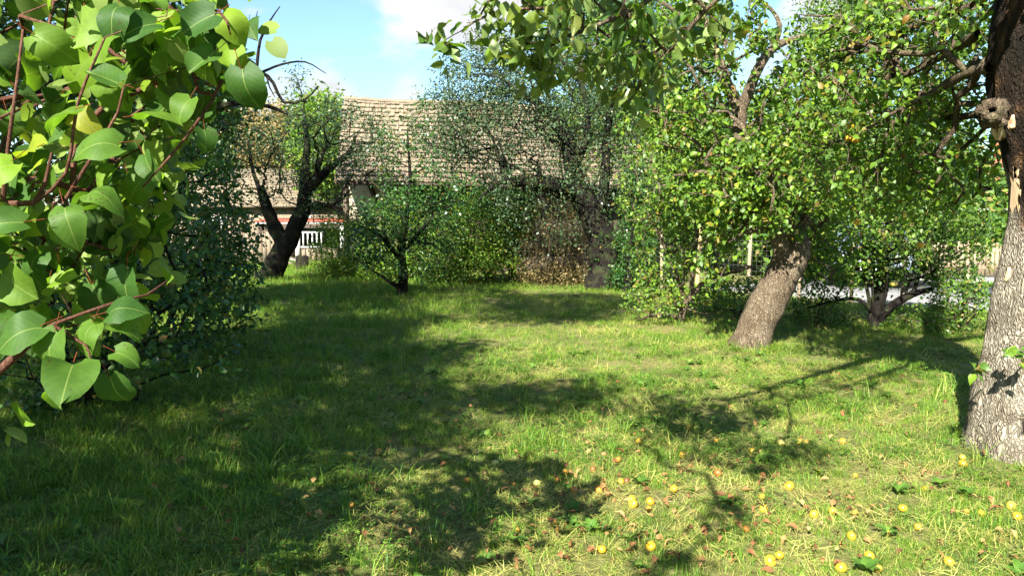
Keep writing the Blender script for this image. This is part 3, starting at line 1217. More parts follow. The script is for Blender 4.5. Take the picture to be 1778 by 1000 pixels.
house('house', 'house with salmon walls and red roof beyond the road at right', (17.5, 31, 0), -.2, 11, 7, 2.3, 1.5, M['salmon'], M['red_roof'],
      [(-4, 1.6, .9, 1.1), (-1.8, 1.6, .9, 1.1), (.8, 1.6, .9, 1.1), (3.4, 1.6, .9, 1.1)])
house('outbuilding', 'low wooden outbuilding with pale tiled roof behind the shed with the red roof', (-11.2, 36, 0), .05, 9, 5, 2.3, 1.5, M['plank'], M['tile'], [(-2, 1.3, .7, .8), (1.8, 1.3, .7, .8)], False)
house('house', 'white walled house glimpsed through the bushes beyond the road', (9.6, 37, 0), .1, 6, 6, 2.1, 1.4, M['white_wall'], M['red_roof'],
      [(-1.5, 1.4, .8, 1.0), (1.5, 1.4, .8, 1.0)], False)

for px, lab in ((1697, 'orange brick gate pillar beyond the road, left of the big bare trunk'), (1757, 'orange brick gate pillar beyond the road, partly behind the big bare trunk')):
    b = at(px, 440, 22.5)
    root = thing('gate_pillar', lab, 'pillar', (b[0], b[1], 0), 'brick pillars of the gate across the road')
    for i in range(22):
        for s in (0, 1):
            a = Acc()
            c = (0, (s - .5) * .14, .06 + i * .078) if i % 2 else ((s - .5) * .14, 0, .06 + i * .078)
            a.box(c, (.275, .132, .068) if i % 2 else (.132, .275, .068))
            part('brick', a.mesh('brick', M['brick']), root)
    a = Acc()
    a.box((0, 0, .9), (.262, .262, 1.75))
    part('mortar', a.mesh('mortar', M['concrete']), root)
    a = Acc()
    a.box((0, 0, 1.84), (.4, .4, .07))
    part('cap', a.mesh('cap', M['concrete']), root)

q0 = at(1560, 480, 21)
q1 = at(1860, 480, 19)
plank_fence('plank_fence', 'pale low board fence on the far side of the road at right', (q0[0], q0[1]), (q1[0], q1[1]), .95, 40, M['post_wood'])


# ------------------------------------------------------------------ where the shade on the grass comes from
def inside(poly, x, y):
    r = np.zeros(len(x), bool)
    n = len(poly)
    for i in range(n):
        x0, y0 = poly[i]
        x1, y1 = poly[(i + 1) % n]
        c = ((y0 > y) != (y1 > y)) & (x < (x1 - x0) * (y - y0) / (y1 - y0 + 1e-9) + x0)
        r ^= c
    return r


SUNLIT = [((-1.5, -.25), (1.0, 2.6), (.8, 2.3)), ((2.9, 3.9), (4.5, 5.3), (0, 2.2)), ((1.0, 3.8), (8.0, 10), (0, 4.0)), ((1.4, 3), (10, 12), (.4, 2.6)), ((-.5, 2.5), (6.8, 9), (0, .1))]


def casters(poly, n, h0, h1, allow=None):
    """points between h0 and h1 above the ground whose shade falls into a patch of the lawn"""
    out = np.zeros((0, 3))
    px = np.array([p[0] for p in poly])
    py = np.array([p[1] for p in poly])
    g = np.array([ground_at(*p) for p in poly])
    for _ in range(60):
        m = n * 4
        x = R.uniform(g[:, 0].min(), g[:, 0].max(), m)
        y = R.uniform(g[:, 1].min(), g[:, 1].max(), m)
        P = np.stack([x, y, np.zeros(m)], 1)
        u, v, _d = project(P)
        P = P[inside(poly, u, v)]
        h = R.uniform(h0, h1, len(P))
        Q = P + SUN[None] / SUN[2] * h[:, None]
        u, v, d = project(Q)
        vis = (d > 0) & (u > -30) & (u < 1820) & (v > -70)
        if allow is not None:
            vis &= ~allow(u, v)
        Q = Q[~vis]
        for (x0, x1), (y0, y1), (z0, z1) in SUNLIT:
            bad = np.zeros(len(Q), bool)
            for z in np.linspace(z0, z1, 5):
                q = Q - SUN[None] / SUN[2] * (Q[:, 2] - z)[:, None]
                bad |= (q[:, 0] > x0) & (q[:, 0] < x1) & (q[:, 1] > y0) & (q[:, 1] < y1) & (Q[:, 2] > z + .4)
            Q = Q[~bad]
        out = np.vstack([out, Q])
        if len(out) >= n:
            break
    return out[:n]


A_ = [(-200, 600), (330, 600), (560, 560), (720, 560), (680, 620), (730, 690), (680, 770), (500, 810), (280, 850), (-300, 880)]
A_far = [(-100, 520), (480, 505), (700, 520), (760, 560), (640, 620), (-200, 640)]
C_ = [(560, 585), (960, 600), (1040, 690), (800, 800), (600, 810), (690, 690)]
D1 = [(1000, 690), (1090, 675), (1250, 700), (1400, 735), (1080, 745)]
D2 = [(1050, 755), (1250, 750), (1450, 775), (1440, 820), (1240, 830), (1080, 815)]
D3 = [(1220, 868), (1310, 875), (1310, 920), (1230, 915)]
D4 = [(1130, 690), (1330, 650), (1450, 620), (1690, 600), (1690, 690), (1450, 700), (1240, 725)]
E_ = [(560, 850), (880, 835), (1020, 850), (1040, 900), (1000, 1000), (500, 1000), (560, 900)]
F_ = [(-300, 840), (300, 835), (520, 880), (480, 1000), (-400, 1000)]
E2 = [(1050, 960), (1200, 965), (1200, 1000), (1040, 1000)]
B1 = [(480, 500), (900, 505), (900, 550), (700, 565), (480, 560)]
B2 = [(880, 512), (1250, 515), (1250, 545), (1000, 560), (880, 560)]


def wpath(*pts):
    return [np.array(p[:3], float) for p in pts], [p[3] for p in pts]


# shade tree behind the camera on the left: out of the frame, its crown darkens the lawn at the left
att = np.vstack([casters(A_, 660, 3.2, 5.6, lambda u, v: u < 120), casters(C_, 95, 4.0, 5.6)])
att = np.vstack([att, casters(F_, 75, 2.3, 4.2, lambda u, v: u < 40)])
# the same crown shades the bushes along the left edge
P = np.stack([R.uniform(-4.6, -2.3, 130), R.uniform(4, 9, 130), R.uniform(.4, 2.2, 130)], 1)
Q = P + SUN[None] / SUN[2] * R.uniform(2.6, 4.2, 130)[:, None]
u, v, d = project(Q)
att = np.vstack([att, Q[(u < 60) | (v < -30)]])
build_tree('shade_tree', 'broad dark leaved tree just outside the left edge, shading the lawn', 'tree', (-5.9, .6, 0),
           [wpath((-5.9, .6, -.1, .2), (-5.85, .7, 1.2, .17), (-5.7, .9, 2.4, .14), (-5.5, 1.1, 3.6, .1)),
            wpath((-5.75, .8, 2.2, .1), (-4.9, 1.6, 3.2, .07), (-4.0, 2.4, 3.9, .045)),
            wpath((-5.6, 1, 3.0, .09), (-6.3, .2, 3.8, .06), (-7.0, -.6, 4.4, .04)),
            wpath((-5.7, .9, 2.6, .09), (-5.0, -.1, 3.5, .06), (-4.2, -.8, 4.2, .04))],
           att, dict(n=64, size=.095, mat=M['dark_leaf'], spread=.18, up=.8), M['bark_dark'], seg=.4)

# tall tree behind the bushes on the left, its boughs reaching over the lawn above the frame
att = np.vstack([casters(A_far, 220, 5.2, 7.6, lambda u, v: u < 330), casters(B1, 280, 5.4, 8.0, lambda u, v: u < 330),
                 casters(B2, 220, 6.0, 8.6, lambda u, v: u < 330), ell(90, 60, 260, 160, 10.5, 2.2, 200), ell(250, 150, 170, 110, 11.5, 1.6, 110)])
# ... and over the old apple tree further back
P = np.stack([R.uniform(-6.6, -4.2, 260), R.uniform(18, 19.4, 260), R.uniform(.2, 3.6, 260)], 1)
Q = P + SUN[None] / SUN[2] * R.uniform(4.6, 7.0, 260)[:, None]
u, v, d = project(Q)
att = np.vstack([att, Q[(u < 300) | (v < -70)]])
build_tree('tall_tree', 'tall dark tree behind the bushes at the top left, small leaves with sky between', 'tree', (-7.4, 9.2, 0),
           [wpath((-7.4, 9.2, -.1, .26), (-7.3, 9.2, 1.5, .22), (-7.2, 9.1, 3.2, .18), (-7.1, 9, 5.2, .13), (-7.0, 8.9, 7.2, .07)),
            wpath((-7.2, 9.1, 3.6, .13), (-5.6, 8.9, 5.6, .09), (-3.6, 8.6, 6.8, .06), (-1.6, 8.4, 7.2, .04)),
            wpath((-7.2, 9.1, 4.2, .12), (-6.6, 7.2, 5.8, .08), (-5.6, 5.2, 6.6, .05)),
            wpath((-7.2, 9.1, 3.0, .11), (-6.4, 10.2, 3.8, .07), (-5.6, 10.8, 4.2, .04))],
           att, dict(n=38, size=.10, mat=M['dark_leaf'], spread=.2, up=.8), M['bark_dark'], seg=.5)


# ------------------------------------------------------------------ dark bushes along the left edge
def bush(name, label, cat, base, stems, att, leaf, bark, **kw):
    paths = []
    b = np.asarray(base, float)
    for i in range(stems):
        an = i * 2.4 + 1
        r0 = .035 * kw.get('thick', 1)
        tip = att[R.integers(len(att))]
        p0 = b + np.array([math.cos(an) * .1, math.sin(an) * .1, -.05])
        mid = b * .6 + tip * .4
        mid[2] = b[2] + (tip[2] - b[2]) * .5
        paths.append(([p0, mid, b * .3 + tip * .7], [r0, r0 * .7, r0 * .35]))
    kw.pop('thick', None)
    return build_tree(name, label, cat, base, paths, att, leaf, bark, flare=False, ns=7, carry=.3, **kw)


bush('dark_bush', 'dense dark green bush in shade right behind the bright foreground leaves', 'bush', (-3.5, 6.0, 0), 6,
     np.vstack([ellw((-3.5, 6.0, 1.1), (1.1, .9, 1.15), 260), ellw((-3.7, 6.2, 2.3), (.9, .8, .9), 110), ellw((-2.7, 5.9, .7), (.5, .6, .5), 50)]),
     dict(n=14, size=.06, mat=M['dark_leaf'], tmpl=T_OVATE, spread=.07, face=.15), M['bark_dark'], n_obj=150, obj_key='dark')
bush('dark_bush', 'tall dark green bush in shade left of the dark leaning apple trunk', 'bush', (-4.1, 8.4, 0), 7,
     np.vstack([ellw((-4.1, 8.4, 1.3), (1.25, 1.1, 1.4), 320), ellw((-4.2, 8.8, 2.7), (1.1, .9, 1.0), 170), ellw((-4.3, 9.6, 2.9), (.95, .8, 1.1), 170), ellw((-3.2, 8.2, .8), (.45, .6, .6), 60)]),
     dict(n=16, size=.065, mat=M['dark_leaf'], tmpl=T_OVATE, spread=.09, face=.15), M['bark_dark'], n_obj=100, obj_key='dark')
bush('dark_bush', 'broad dark bush at the back left, beneath the bare hanging bough', 'bush', (-6.2, 13.2, 0), 7,
     np.vstack([ellw((-6.3, 13.2, 1.7), (1.5, 1.3, 1.7), 330), ellw((-5.3, 13.6, 1.0), (.8, .8, .9), 80), ellw((-5.7, 13.4, 3.1), (1.0, 1.0, 1.25), 200)]),
     dict(n=22, size=.075, mat=M['dark_leaf'], spread=.12), M['bark_dark'])

# ------------------------------------------------------------------ left apple tree, dark leaning trunk
b = ground_at(470, 486)
D = b[1]
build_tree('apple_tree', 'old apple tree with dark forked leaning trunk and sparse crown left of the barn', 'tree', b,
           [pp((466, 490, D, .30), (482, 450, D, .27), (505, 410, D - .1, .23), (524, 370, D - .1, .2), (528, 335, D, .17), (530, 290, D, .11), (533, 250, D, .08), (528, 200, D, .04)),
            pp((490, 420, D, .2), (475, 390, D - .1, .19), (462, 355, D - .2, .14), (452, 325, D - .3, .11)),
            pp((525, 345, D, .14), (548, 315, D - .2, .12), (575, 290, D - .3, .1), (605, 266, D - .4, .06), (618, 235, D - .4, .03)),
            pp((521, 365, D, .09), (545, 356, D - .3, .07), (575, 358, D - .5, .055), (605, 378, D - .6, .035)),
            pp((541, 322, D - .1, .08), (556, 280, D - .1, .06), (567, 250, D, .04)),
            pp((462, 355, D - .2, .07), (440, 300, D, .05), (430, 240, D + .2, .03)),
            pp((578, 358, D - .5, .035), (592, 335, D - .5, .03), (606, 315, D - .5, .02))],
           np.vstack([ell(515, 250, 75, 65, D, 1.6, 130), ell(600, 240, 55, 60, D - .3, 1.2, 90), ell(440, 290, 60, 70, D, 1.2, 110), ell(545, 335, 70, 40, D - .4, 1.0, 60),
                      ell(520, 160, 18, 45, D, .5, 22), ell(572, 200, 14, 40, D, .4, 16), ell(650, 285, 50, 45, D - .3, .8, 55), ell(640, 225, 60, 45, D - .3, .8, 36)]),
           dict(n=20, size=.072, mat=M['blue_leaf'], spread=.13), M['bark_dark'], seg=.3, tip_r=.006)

# bare bough hanging in front of the sky, top left
D = 4.3
build_tree('bare_tree', 'leafless dark bough crossing the sky beside the large hanging leaf', 'tree', (-4.1, 4.6, 0),
           [wpath((-4.1, 4.6, -.1, .07), (-3.9, 4.6, 1.2, .055), (-3.2, 4.5, 2.0, .045), (-2.4, 4.4, 2.35, .035)),
            pp((330, 150, D, .02), (400, 130, D, .016), (450, 125, D, .013), (475, 145, D, .01), (492, 178, D, .008), (530, 173, D, .006), (552, 150, D, .004)),
            pp((445, 125, D, .01), (452, 70, D, .008), (470, 35, D, .005), (486, 12, D, .003)),
            pp((452, 127, D, .008), (490, 112, D, .006), (530, 108, D, .005), (566, 128, D, .002)),
            pp((340, 205, D, .022), (385, 185, D, .018), (430, 178, D, .014), (480, 190, D, .011), (500, 199, D, .008)),
            pp((445, 70, D, .006), (443, 45, D, .004), (447, 20, D, .002)),
            pp((462, 130, D, .005), (468, 152, D, .004), (478, 170, D, .002))],
           at(np.array([400]), 250, D)[None][:0].reshape(0, 3) if False else np.array([at(415, 205, D), at(500, 165, D), at(385, 225, D), at(520, 120, D), at(540, 165, D), at(395, 100, D)]),
           dict(n=0, size=.05, mat=M['dark_leaf']), M['bark_dark'], flare=False, ns=7, rough=.1, tip_r=.002, step=.05)

# ------------------------------------------------------------------ young tree in the middle
b = ground_at(697, 514)
D = b[1]
build_tree('young_tree', 'small bushy tree with thin dark trunk standing alone in the middle of the lawn', 'tree', b,
           [pp((698, 517, D, .11), (700, 470, D, .09), (697, 430, D, .08), (705, 380, D, .06), (712, 320, D, .04), (708, 240, D, .015)),
            pp((699, 500, D, .05), (680, 492, D - .2, .045), (662, 478, D - .3, .03)),
            pp((699, 455, D, .05), (660, 410, D - .2, .04), (620, 390, D - .3, .02)),
            pp((698, 440, D, .05), (740, 390, D - .1, .04), (790, 350, D, .02)),
            pp((704, 385, D, .04), (670, 340, D + .1, .03), (640, 310, D + .1, .015))],
           np.vstack([ell(690, 385, 85, 55, D, 1.1, 190), ell(650, 425, 55, 40, D - .3, .9, 70), ell(760, 390, 45, 55, D, .9, 80), ell(690, 465, 75, 22, D - .2, .7, 36), ell(735, 230, 16, 60, D, .3, 14), ell(670, 290, 14, 50, D, .3, 12),
                      ell(708, 270, 60, 70, D, .5, 60), ell(790, 340, 50, 40, D, .7, 60)]),
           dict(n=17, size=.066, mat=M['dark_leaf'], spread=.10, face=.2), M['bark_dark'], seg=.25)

# ------------------------------------------------------------------ arching old apple tree in front of the barn
b = ground_at(1045, 502)
D = b[1]
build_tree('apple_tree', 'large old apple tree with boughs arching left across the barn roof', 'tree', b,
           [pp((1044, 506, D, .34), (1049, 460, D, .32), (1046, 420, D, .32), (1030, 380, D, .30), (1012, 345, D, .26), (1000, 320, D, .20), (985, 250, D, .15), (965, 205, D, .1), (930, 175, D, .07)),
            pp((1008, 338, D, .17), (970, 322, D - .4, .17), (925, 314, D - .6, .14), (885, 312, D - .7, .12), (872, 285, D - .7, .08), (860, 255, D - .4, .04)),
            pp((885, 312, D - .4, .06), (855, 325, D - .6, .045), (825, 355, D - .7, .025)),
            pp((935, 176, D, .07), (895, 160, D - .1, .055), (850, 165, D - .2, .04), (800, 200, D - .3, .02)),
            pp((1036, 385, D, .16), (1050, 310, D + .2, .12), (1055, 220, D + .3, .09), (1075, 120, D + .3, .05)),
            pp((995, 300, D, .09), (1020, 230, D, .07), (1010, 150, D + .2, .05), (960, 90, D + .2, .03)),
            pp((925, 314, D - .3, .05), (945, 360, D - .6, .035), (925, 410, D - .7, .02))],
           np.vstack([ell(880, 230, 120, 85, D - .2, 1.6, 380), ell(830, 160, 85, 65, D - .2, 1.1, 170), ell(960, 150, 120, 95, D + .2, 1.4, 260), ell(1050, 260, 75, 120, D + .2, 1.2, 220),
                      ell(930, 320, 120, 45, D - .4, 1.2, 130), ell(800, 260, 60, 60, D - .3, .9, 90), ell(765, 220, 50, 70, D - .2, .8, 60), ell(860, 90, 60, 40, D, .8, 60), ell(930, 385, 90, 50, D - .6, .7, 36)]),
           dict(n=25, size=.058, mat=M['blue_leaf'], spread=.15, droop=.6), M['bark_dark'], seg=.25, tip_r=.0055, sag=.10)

b2 = ground_at(1085, 508)
bush('ivy_bush', 'dark ivy and elder thicket wrapped round the foot of the arching apple trunk', 'bush', b2, 6,
     np.vstack([ell(1098, 440, 30, 70, b2[1] + .5, .7, 220), ell(1078, 485, 14, 26, b2[1] + .3, .3, 40), ell(1105, 340, 35, 60, b2[1] + .6, .7, 140), ell(1050, 410, 14, 50, D - .2, .25, 16)]),
     dict(n=22, size=.062, mat=M['dark_leaf'], spread=.10), M['bark_dark'])

# ------------------------------------------------------------------ tall slender trees behind
for k, (px, D, hy, lab) in enumerate([(1012, 23.5, -60, 'slender tall tree with wispy pale crown rising behind the arching apple tree'),
                                      (1075, 25.0, 10, 'thin straight tree with light foliage just right of the slender tall one'),
                                      (1175, 24.0, 20, 'airy light green tree behind the upper left boughs of the sunlit leaning apple tree'),
                                      (1470, 26.0, 60, 'thin tall tree beyond the fence behind the darker right half of the leaning apple crown'),
                                      (1610, 27.5, 80, 'thin tall tree beyond the road seen through the boughs of the big half rotten tree')]):
    b = ground_at(px, CY)
    b = at(px, 450, D)
    b[2] = 0
    x = px
    att = np.vstack([ell(x, 90, 85, 110, D, 1.8, 170), ell(x + 10, 240, 75, 90, D, 1.6, 140), ell(x - 5, 0, 55, 60, D, 1.2, 60)])
    build_tree('slender_tree', lab, 'tree', b,
               [pp((x + 3, 460, D, .16), (x + 4, 330, D, .14), (x + 2, 210, D, .12), (x - 4, 100, D, .09), (x - 8, hy, D, .04)),
                pp((x + 3, 250, D, .07), (x + 30, 170, D, .05), (x + 48, 80, D, .03)),
                pp((x + 2, 200, D, .06), (x - 28, 140, D, .05), (x - 40, 70, D, .03))],
               att, dict(n=44, size=.10, mat=M['yellow_leaf' if k == 2 else 'mid_leaf'], spread=.26, face=.3), M['bark_mid'], seg=.5, flare=False)

# ------------------------------------------------------------------ shrubs in front of the barn
for px, py, rx, ry, D, mat, n, lab, sz, st in [
        (680, 415, 60, 60, 19.4, 'yellow_leaf', 220, 'yellow green sunlit shrub against the barn wall behind the small bushy tree', .075, 6),
        (588, 425, 46, 52, 20.0, 'yellow_leaf', 190, 'low yellowing shrub at the left corner of the barn beside the shed', .065, 6),
        (845, 400, 66, 66, 18.9, 'yellow_leaf', 400, 'bright yellow green shrub in front of the barn left of the dark hollow', .075, 7),
        (890, 375, 45, 40, 19.2, 'yellow_leaf', 170, 'leafy shrub overhanging the dark hollow in front of the barn', .07, 6),
        (968, 420, 80, 80, 18.8, 'tan_leaf', 520, 'dry tan shrub of many thin stems left of the arching apple trunk', .05, 14),
        (770, 435, 46, 56, 18.6, 'mid_leaf', 220, 'green shrub between the small bushy tree and the dark hollow', .07, 6),
        (1140, 440, 40, 65, 18.6, 'mid_leaf', 180, 'mid green shrub right of the ivy clad apple trunk', .065, 7)]:
    b = at(px, 470, D)
    b[2] = 0
    bush('shrub', lab, 'shrub', b, st, np.vstack([ell(px, py, rx, ry, D, .9, n), ell(px, py + ry * .8, rx * .9, ry * .3, D - .2, .6, n // 2)]),
         dict(n=18, size=sz, mat=M[mat], spread=.11, face=.35), M['bark_mid'], seg=.25, thick=.6)

# ------------------------------------------------------------------ sunlit thicket and leaning apple tree
b = ground_at(1182, 560)
D = b[1]
thick = build_tree('thicket', 'sunlit tangle of thin stems and small leaves left of the leaning trunk', 'shrub', b,
                   [pp((1180, 563, D, .055), (1190, 530, D, .05), (1215, 498, D, .05), (1245, 480, D, .048), (1280, 468, D, .035), (1312, 462, D, .02)),
                    pp((1192, 528, D, .04), (1175, 480, D, .03), (1150, 420, D, .022), (1120, 360, D, .012)),
                    pp((1200, 515, D, .035), (1205, 440, D, .028), (1215, 360, D, .02), (1200, 270, D, .012)),
                    pp((1182, 555, D, .03), (1150, 545, D - .2, .022), (1105, 555, D - .4, .012)),
                    pp((1235, 484, D, .03), (1255, 440, D + .1, .022), (1290, 410, D + .1, .012)),
                    pp((1186, 545, D, .025), (1150, 490, D - .1, .018), (1110, 470, D - .1, .01))],
                   np.vstack([ell(1150, 420, 60, 95, D, .7, 200), ell(1210, 380, 70, 90, D, .8, 200), ell(1120, 330, 50, 70, D, .7, 90), ell(1190, 290, 70, 70, D, .8, 120), ell(1140, 520, 55, 35, D - .2, .5, 50), ell(1230, 520, 60, 30, D, .5, 40)]),
                   dict(n=9, size=.055, mat=M['apple_leaf'], tmpl=T_OVATE, spread=.05, face=.5), M['bark_lean'], seg=.16, flare=False, ns=8, n_obj=120, obj_key='apple', rough=.3, step=.06)

b = ground_at(1299, 601)
D = b[1]
lean = build_tree('apple_tree', 'sunlit leaning apple tree with thick pale trunk in the middle of the right lawn', 'tree', b,
                  [pp((1299, 608, D, .205), (1318, 560, D, .205), (1342, 510, D, .205), (1366, 465, D + .02, .20), (1382, 436, D + .03, .18), (1392, 415, D + .03, .13)),
                   pp((1362, 462, D, .12), (1352, 410, D - .05, .1), (1330, 345, D - .05, .095), (1302, 285, D, .09), (1285, 235, D, .085), (1283, 190, D, .08), (1264, 150, D, .07), (1244, 95, D, .06), (1224, 40, D, .05), (1200, -20, D, .035)),
                   pp((1285, 195, D, .07), (1300, 160, D - .05, .062), (1322, 110, D - .1, .055), (1352, 78, D - .1, .045), (1400, 62, D - .1, .025)),
                   pp((1345, 82, D - .1, .035), (1354, 45, D - .15, .028), (1338, 16, D - .15, .02), (1315, 0, D - .15, .01)),
                   pp((1262, 76, D, .035), (1215, 50, D - .1, .03), (1150, 5, D - .2, .022)),
                   pp((1300, 320, D, .045), (1240, 300, D - .3, .035), (1170, 305, D - .5, .015)),
                   pp((1376, 445, D + .03, .1), (1400, 380, D + .2, .07), (1420, 300, D + .3, .05), (1415, 220, D + .4, .03)),
                   pp((1345, 400, D - .05, .05), (1300, 400, D - .4, .035), (1265, 420, D - .6, .015))],
                  np.vstack([ell(1310, 290, 115, 100, D, 1.3, 220), ell(1370, 230, 95, 85, D + .1, 1.2, 150), ell(1250, 320, 90, 75, D - .2, 1.1, 130), ell(1385, 345, 70, 55, D + .2, .8, 130),
                             ell(1295, 365, 75, 40, D - .4, .6, 100), ell(1200, 200, 70, 75, D, .9, 100), ell(1240, 60, 120, 60, D, .9, 90), ell(1420, 130, 60, 80, D, .9, 70), ell(1385, 405, 25, 15, D - .1, .2, 10), ell(1442, 430, 34, 70, D + .3, .4, 34), ell(1245, 440, 40, 65, D - .3, .4, 34), ell(1150, 170, 60, 100, D, .7, 50), ell(1300, 130, 120, 60, D, .9, 40)]),
                  dict(n=12, size=.066, mat=M['apple_leaf'], tmpl=T_OVATE, spread=.055, face=.4, droop=.5), M['bark_lean'], seg=.18, tip_r=.0055, wob=.24, sag=.1, ns=14, rough=.16, n_obj=300, obj_key='apple', step=.07, carry=.9,
                  dead=lambda p: R.random(len(p)) < .0)

# ------------------------------------------------------------------ right shrub by the fence
b = ground_at(1522, 566)
D = b[1]
build_tree('fence_shrub', 'dark multi stemmed shrub with yellow fruit in front of the wire fence', 'shrub', b,
           [pp((1520, 570, D, .12), (1524, 535, D, .1), (1528, 500, D, .085), (1535, 440, D, .06), (1545, 370, D, .03)),
            pp((1526, 550, D, .07), (1552, 528, D - .1, .06), (1585, 510, D - .1, .05), (1618, 502, D - .2, .03)),
            pp((1521, 558, D, .03), (1505, 500, D - .1, .025), (1500, 430, D, .02), (1490, 350, D, .012)),
            pp((1523, 560, D, .03), (1540, 500, D - .2, .022), (1542, 420, D - .2, .015), (1560, 340, D - .2, .01)),
            pp((1519, 562, D, .025), (1515, 500, D - .2, .02), (1520, 420, D - .2, .012)),
            pp((1520, 545, D, .035), (1490, 520, D - .1, .03), (1450, 522, D - .1, .022), (1400, 535, D - .2, .012)),
            pp((1585, 510, D - .1, .03), (1610, 440, D, .022), (1640, 360, D, .012))],
           np.vstack([ell(1480, 400, 90, 75, D, 1.0, 230), ell(1580, 400, 90, 70, D, 1.0, 230), ell(1540, 320, 120, 60, D, 1.0, 190), ell(1650, 420, 60, 80, D + .2, .8, 150), ell(1440, 465, 50, 50, D - .2, .6, 80), ell(1560, 465, 90, 40, D, .6, 80), ell(1480, 455, 50, 35, D + .2, .5, 50)]),
           dict(n=17, size=.055, mat=M['mid_leaf'], tmpl=T_OVATE, spread=.07), M['bark_dark'], seg=.2, n_obj=100, obj_key='mid', tip_r=.0035)
for px, py, rx, ry, dd, n, lab in [(1668, 520, 45, 50, -.6, 110, 'leafy green shrub at the foot of the fence left of the big bare trunk'),
                                   (1420, 545, 45, 35, .3, 90, 'low dark brush pile of twigs and leaves right of the leaning trunk'),
                                   (1290, 520, 60, 40, 1.4, 150, 'low dark green shrub in shade behind the gnarled low branch'),
                                   (1600, 560, 60, 18, -.3, 60, 'low weeds along the foot of the wire fence')]:
    b = at(px, 560, D + dd)
    b[2] = 0
    bush('low_shrub', lab, 'shrub', b, 5, ell(px, py, rx, ry, D + dd, .6, n), dict(n=14, size=.055, mat=M['mid_leaf'], spread=.08), M['bark_mid'], seg=.2, thick=.5)

# ------------------------------------------------------------------ trees beyond the fence and behind the barn
for px, py, rx, ry, D, mat, n, lab in [
        (1310, 290, 130, 120, 27, 'mid_leaf', 240, 'mid green tree beyond the road behind the leaning apple tree'),
        (1480, 310, 130, 100, 30, 'mid_leaf', 210, 'darker tree beyond the road left of the salmon house'),
        (1640, 330, 90, 75, 27, 'mid_leaf', 140, 'loose tree in front of the house beyond the road'),
        (1180, 330, 90, 110, 24, 'mid_leaf', 220, 'bushy tree behind the fence left of the white house'),
        (1400, 400, 110, 60, 21, 'mid_leaf', 200, 'hedge tree just beyond the road behind the fence shrub'),
        (1620, 420, 90, 45, 23, 'mid_leaf', 130, 'leafy bush in front of the salmon wall beyond the road'),
        (470, 280, 90, 90, 42, 'tan_leaf', 240, 'pale yellow green tree far behind the dark leaning apple tree'),
        (400, 260, 80, 80, 46, 'tan_leaf', 200, 'brownish half bare tree far at the left under the white cloud'),
        (560, 250, 45, 75, 34, 'yellow_leaf', 160, 'bright green tree at the left end of the barn'),
        (300, 300, 90, 90, 38, 'mid_leaf', 200, 'green tree far behind the dark bushes at left')]:
    b = at(px, 430, D)
    b[2] = 0
    top = at(px, py - ry * .3, D)
    build_tree('background_tree', lab, 'tree', b,
               [([b + [0, 0, -.1], b * .6 + np.array([top[0], top[1], 0]) * .4 + [0, 0, top[2] * .4], top], [.2, .16, .06]),
                ([b * .6 + np.array([top[0], top[1], 0]) * .4 + [0, 0, top[2] * .4], top + [1, 0, 0]], [.1, .04]),
                ([b * .6 + np.array([top[0], top[1], 0]) * .4 + [0, 0, top[2] * .45], top + [-1.1, 0, -.3]], [.1, .04])],
               np.vstack([ell(px, py, rx, ry, D, 2.0, n, .3), ell(px + rx * .4, py + ry * .4, rx * .6, ry * .6, D - .6, 1.4, n // 3)]),
               dict(n=55, size=.20, mat=M[mat], spread=.4, face=.3), M['bark_mid'], seg=.8, flare=False, ns=7)

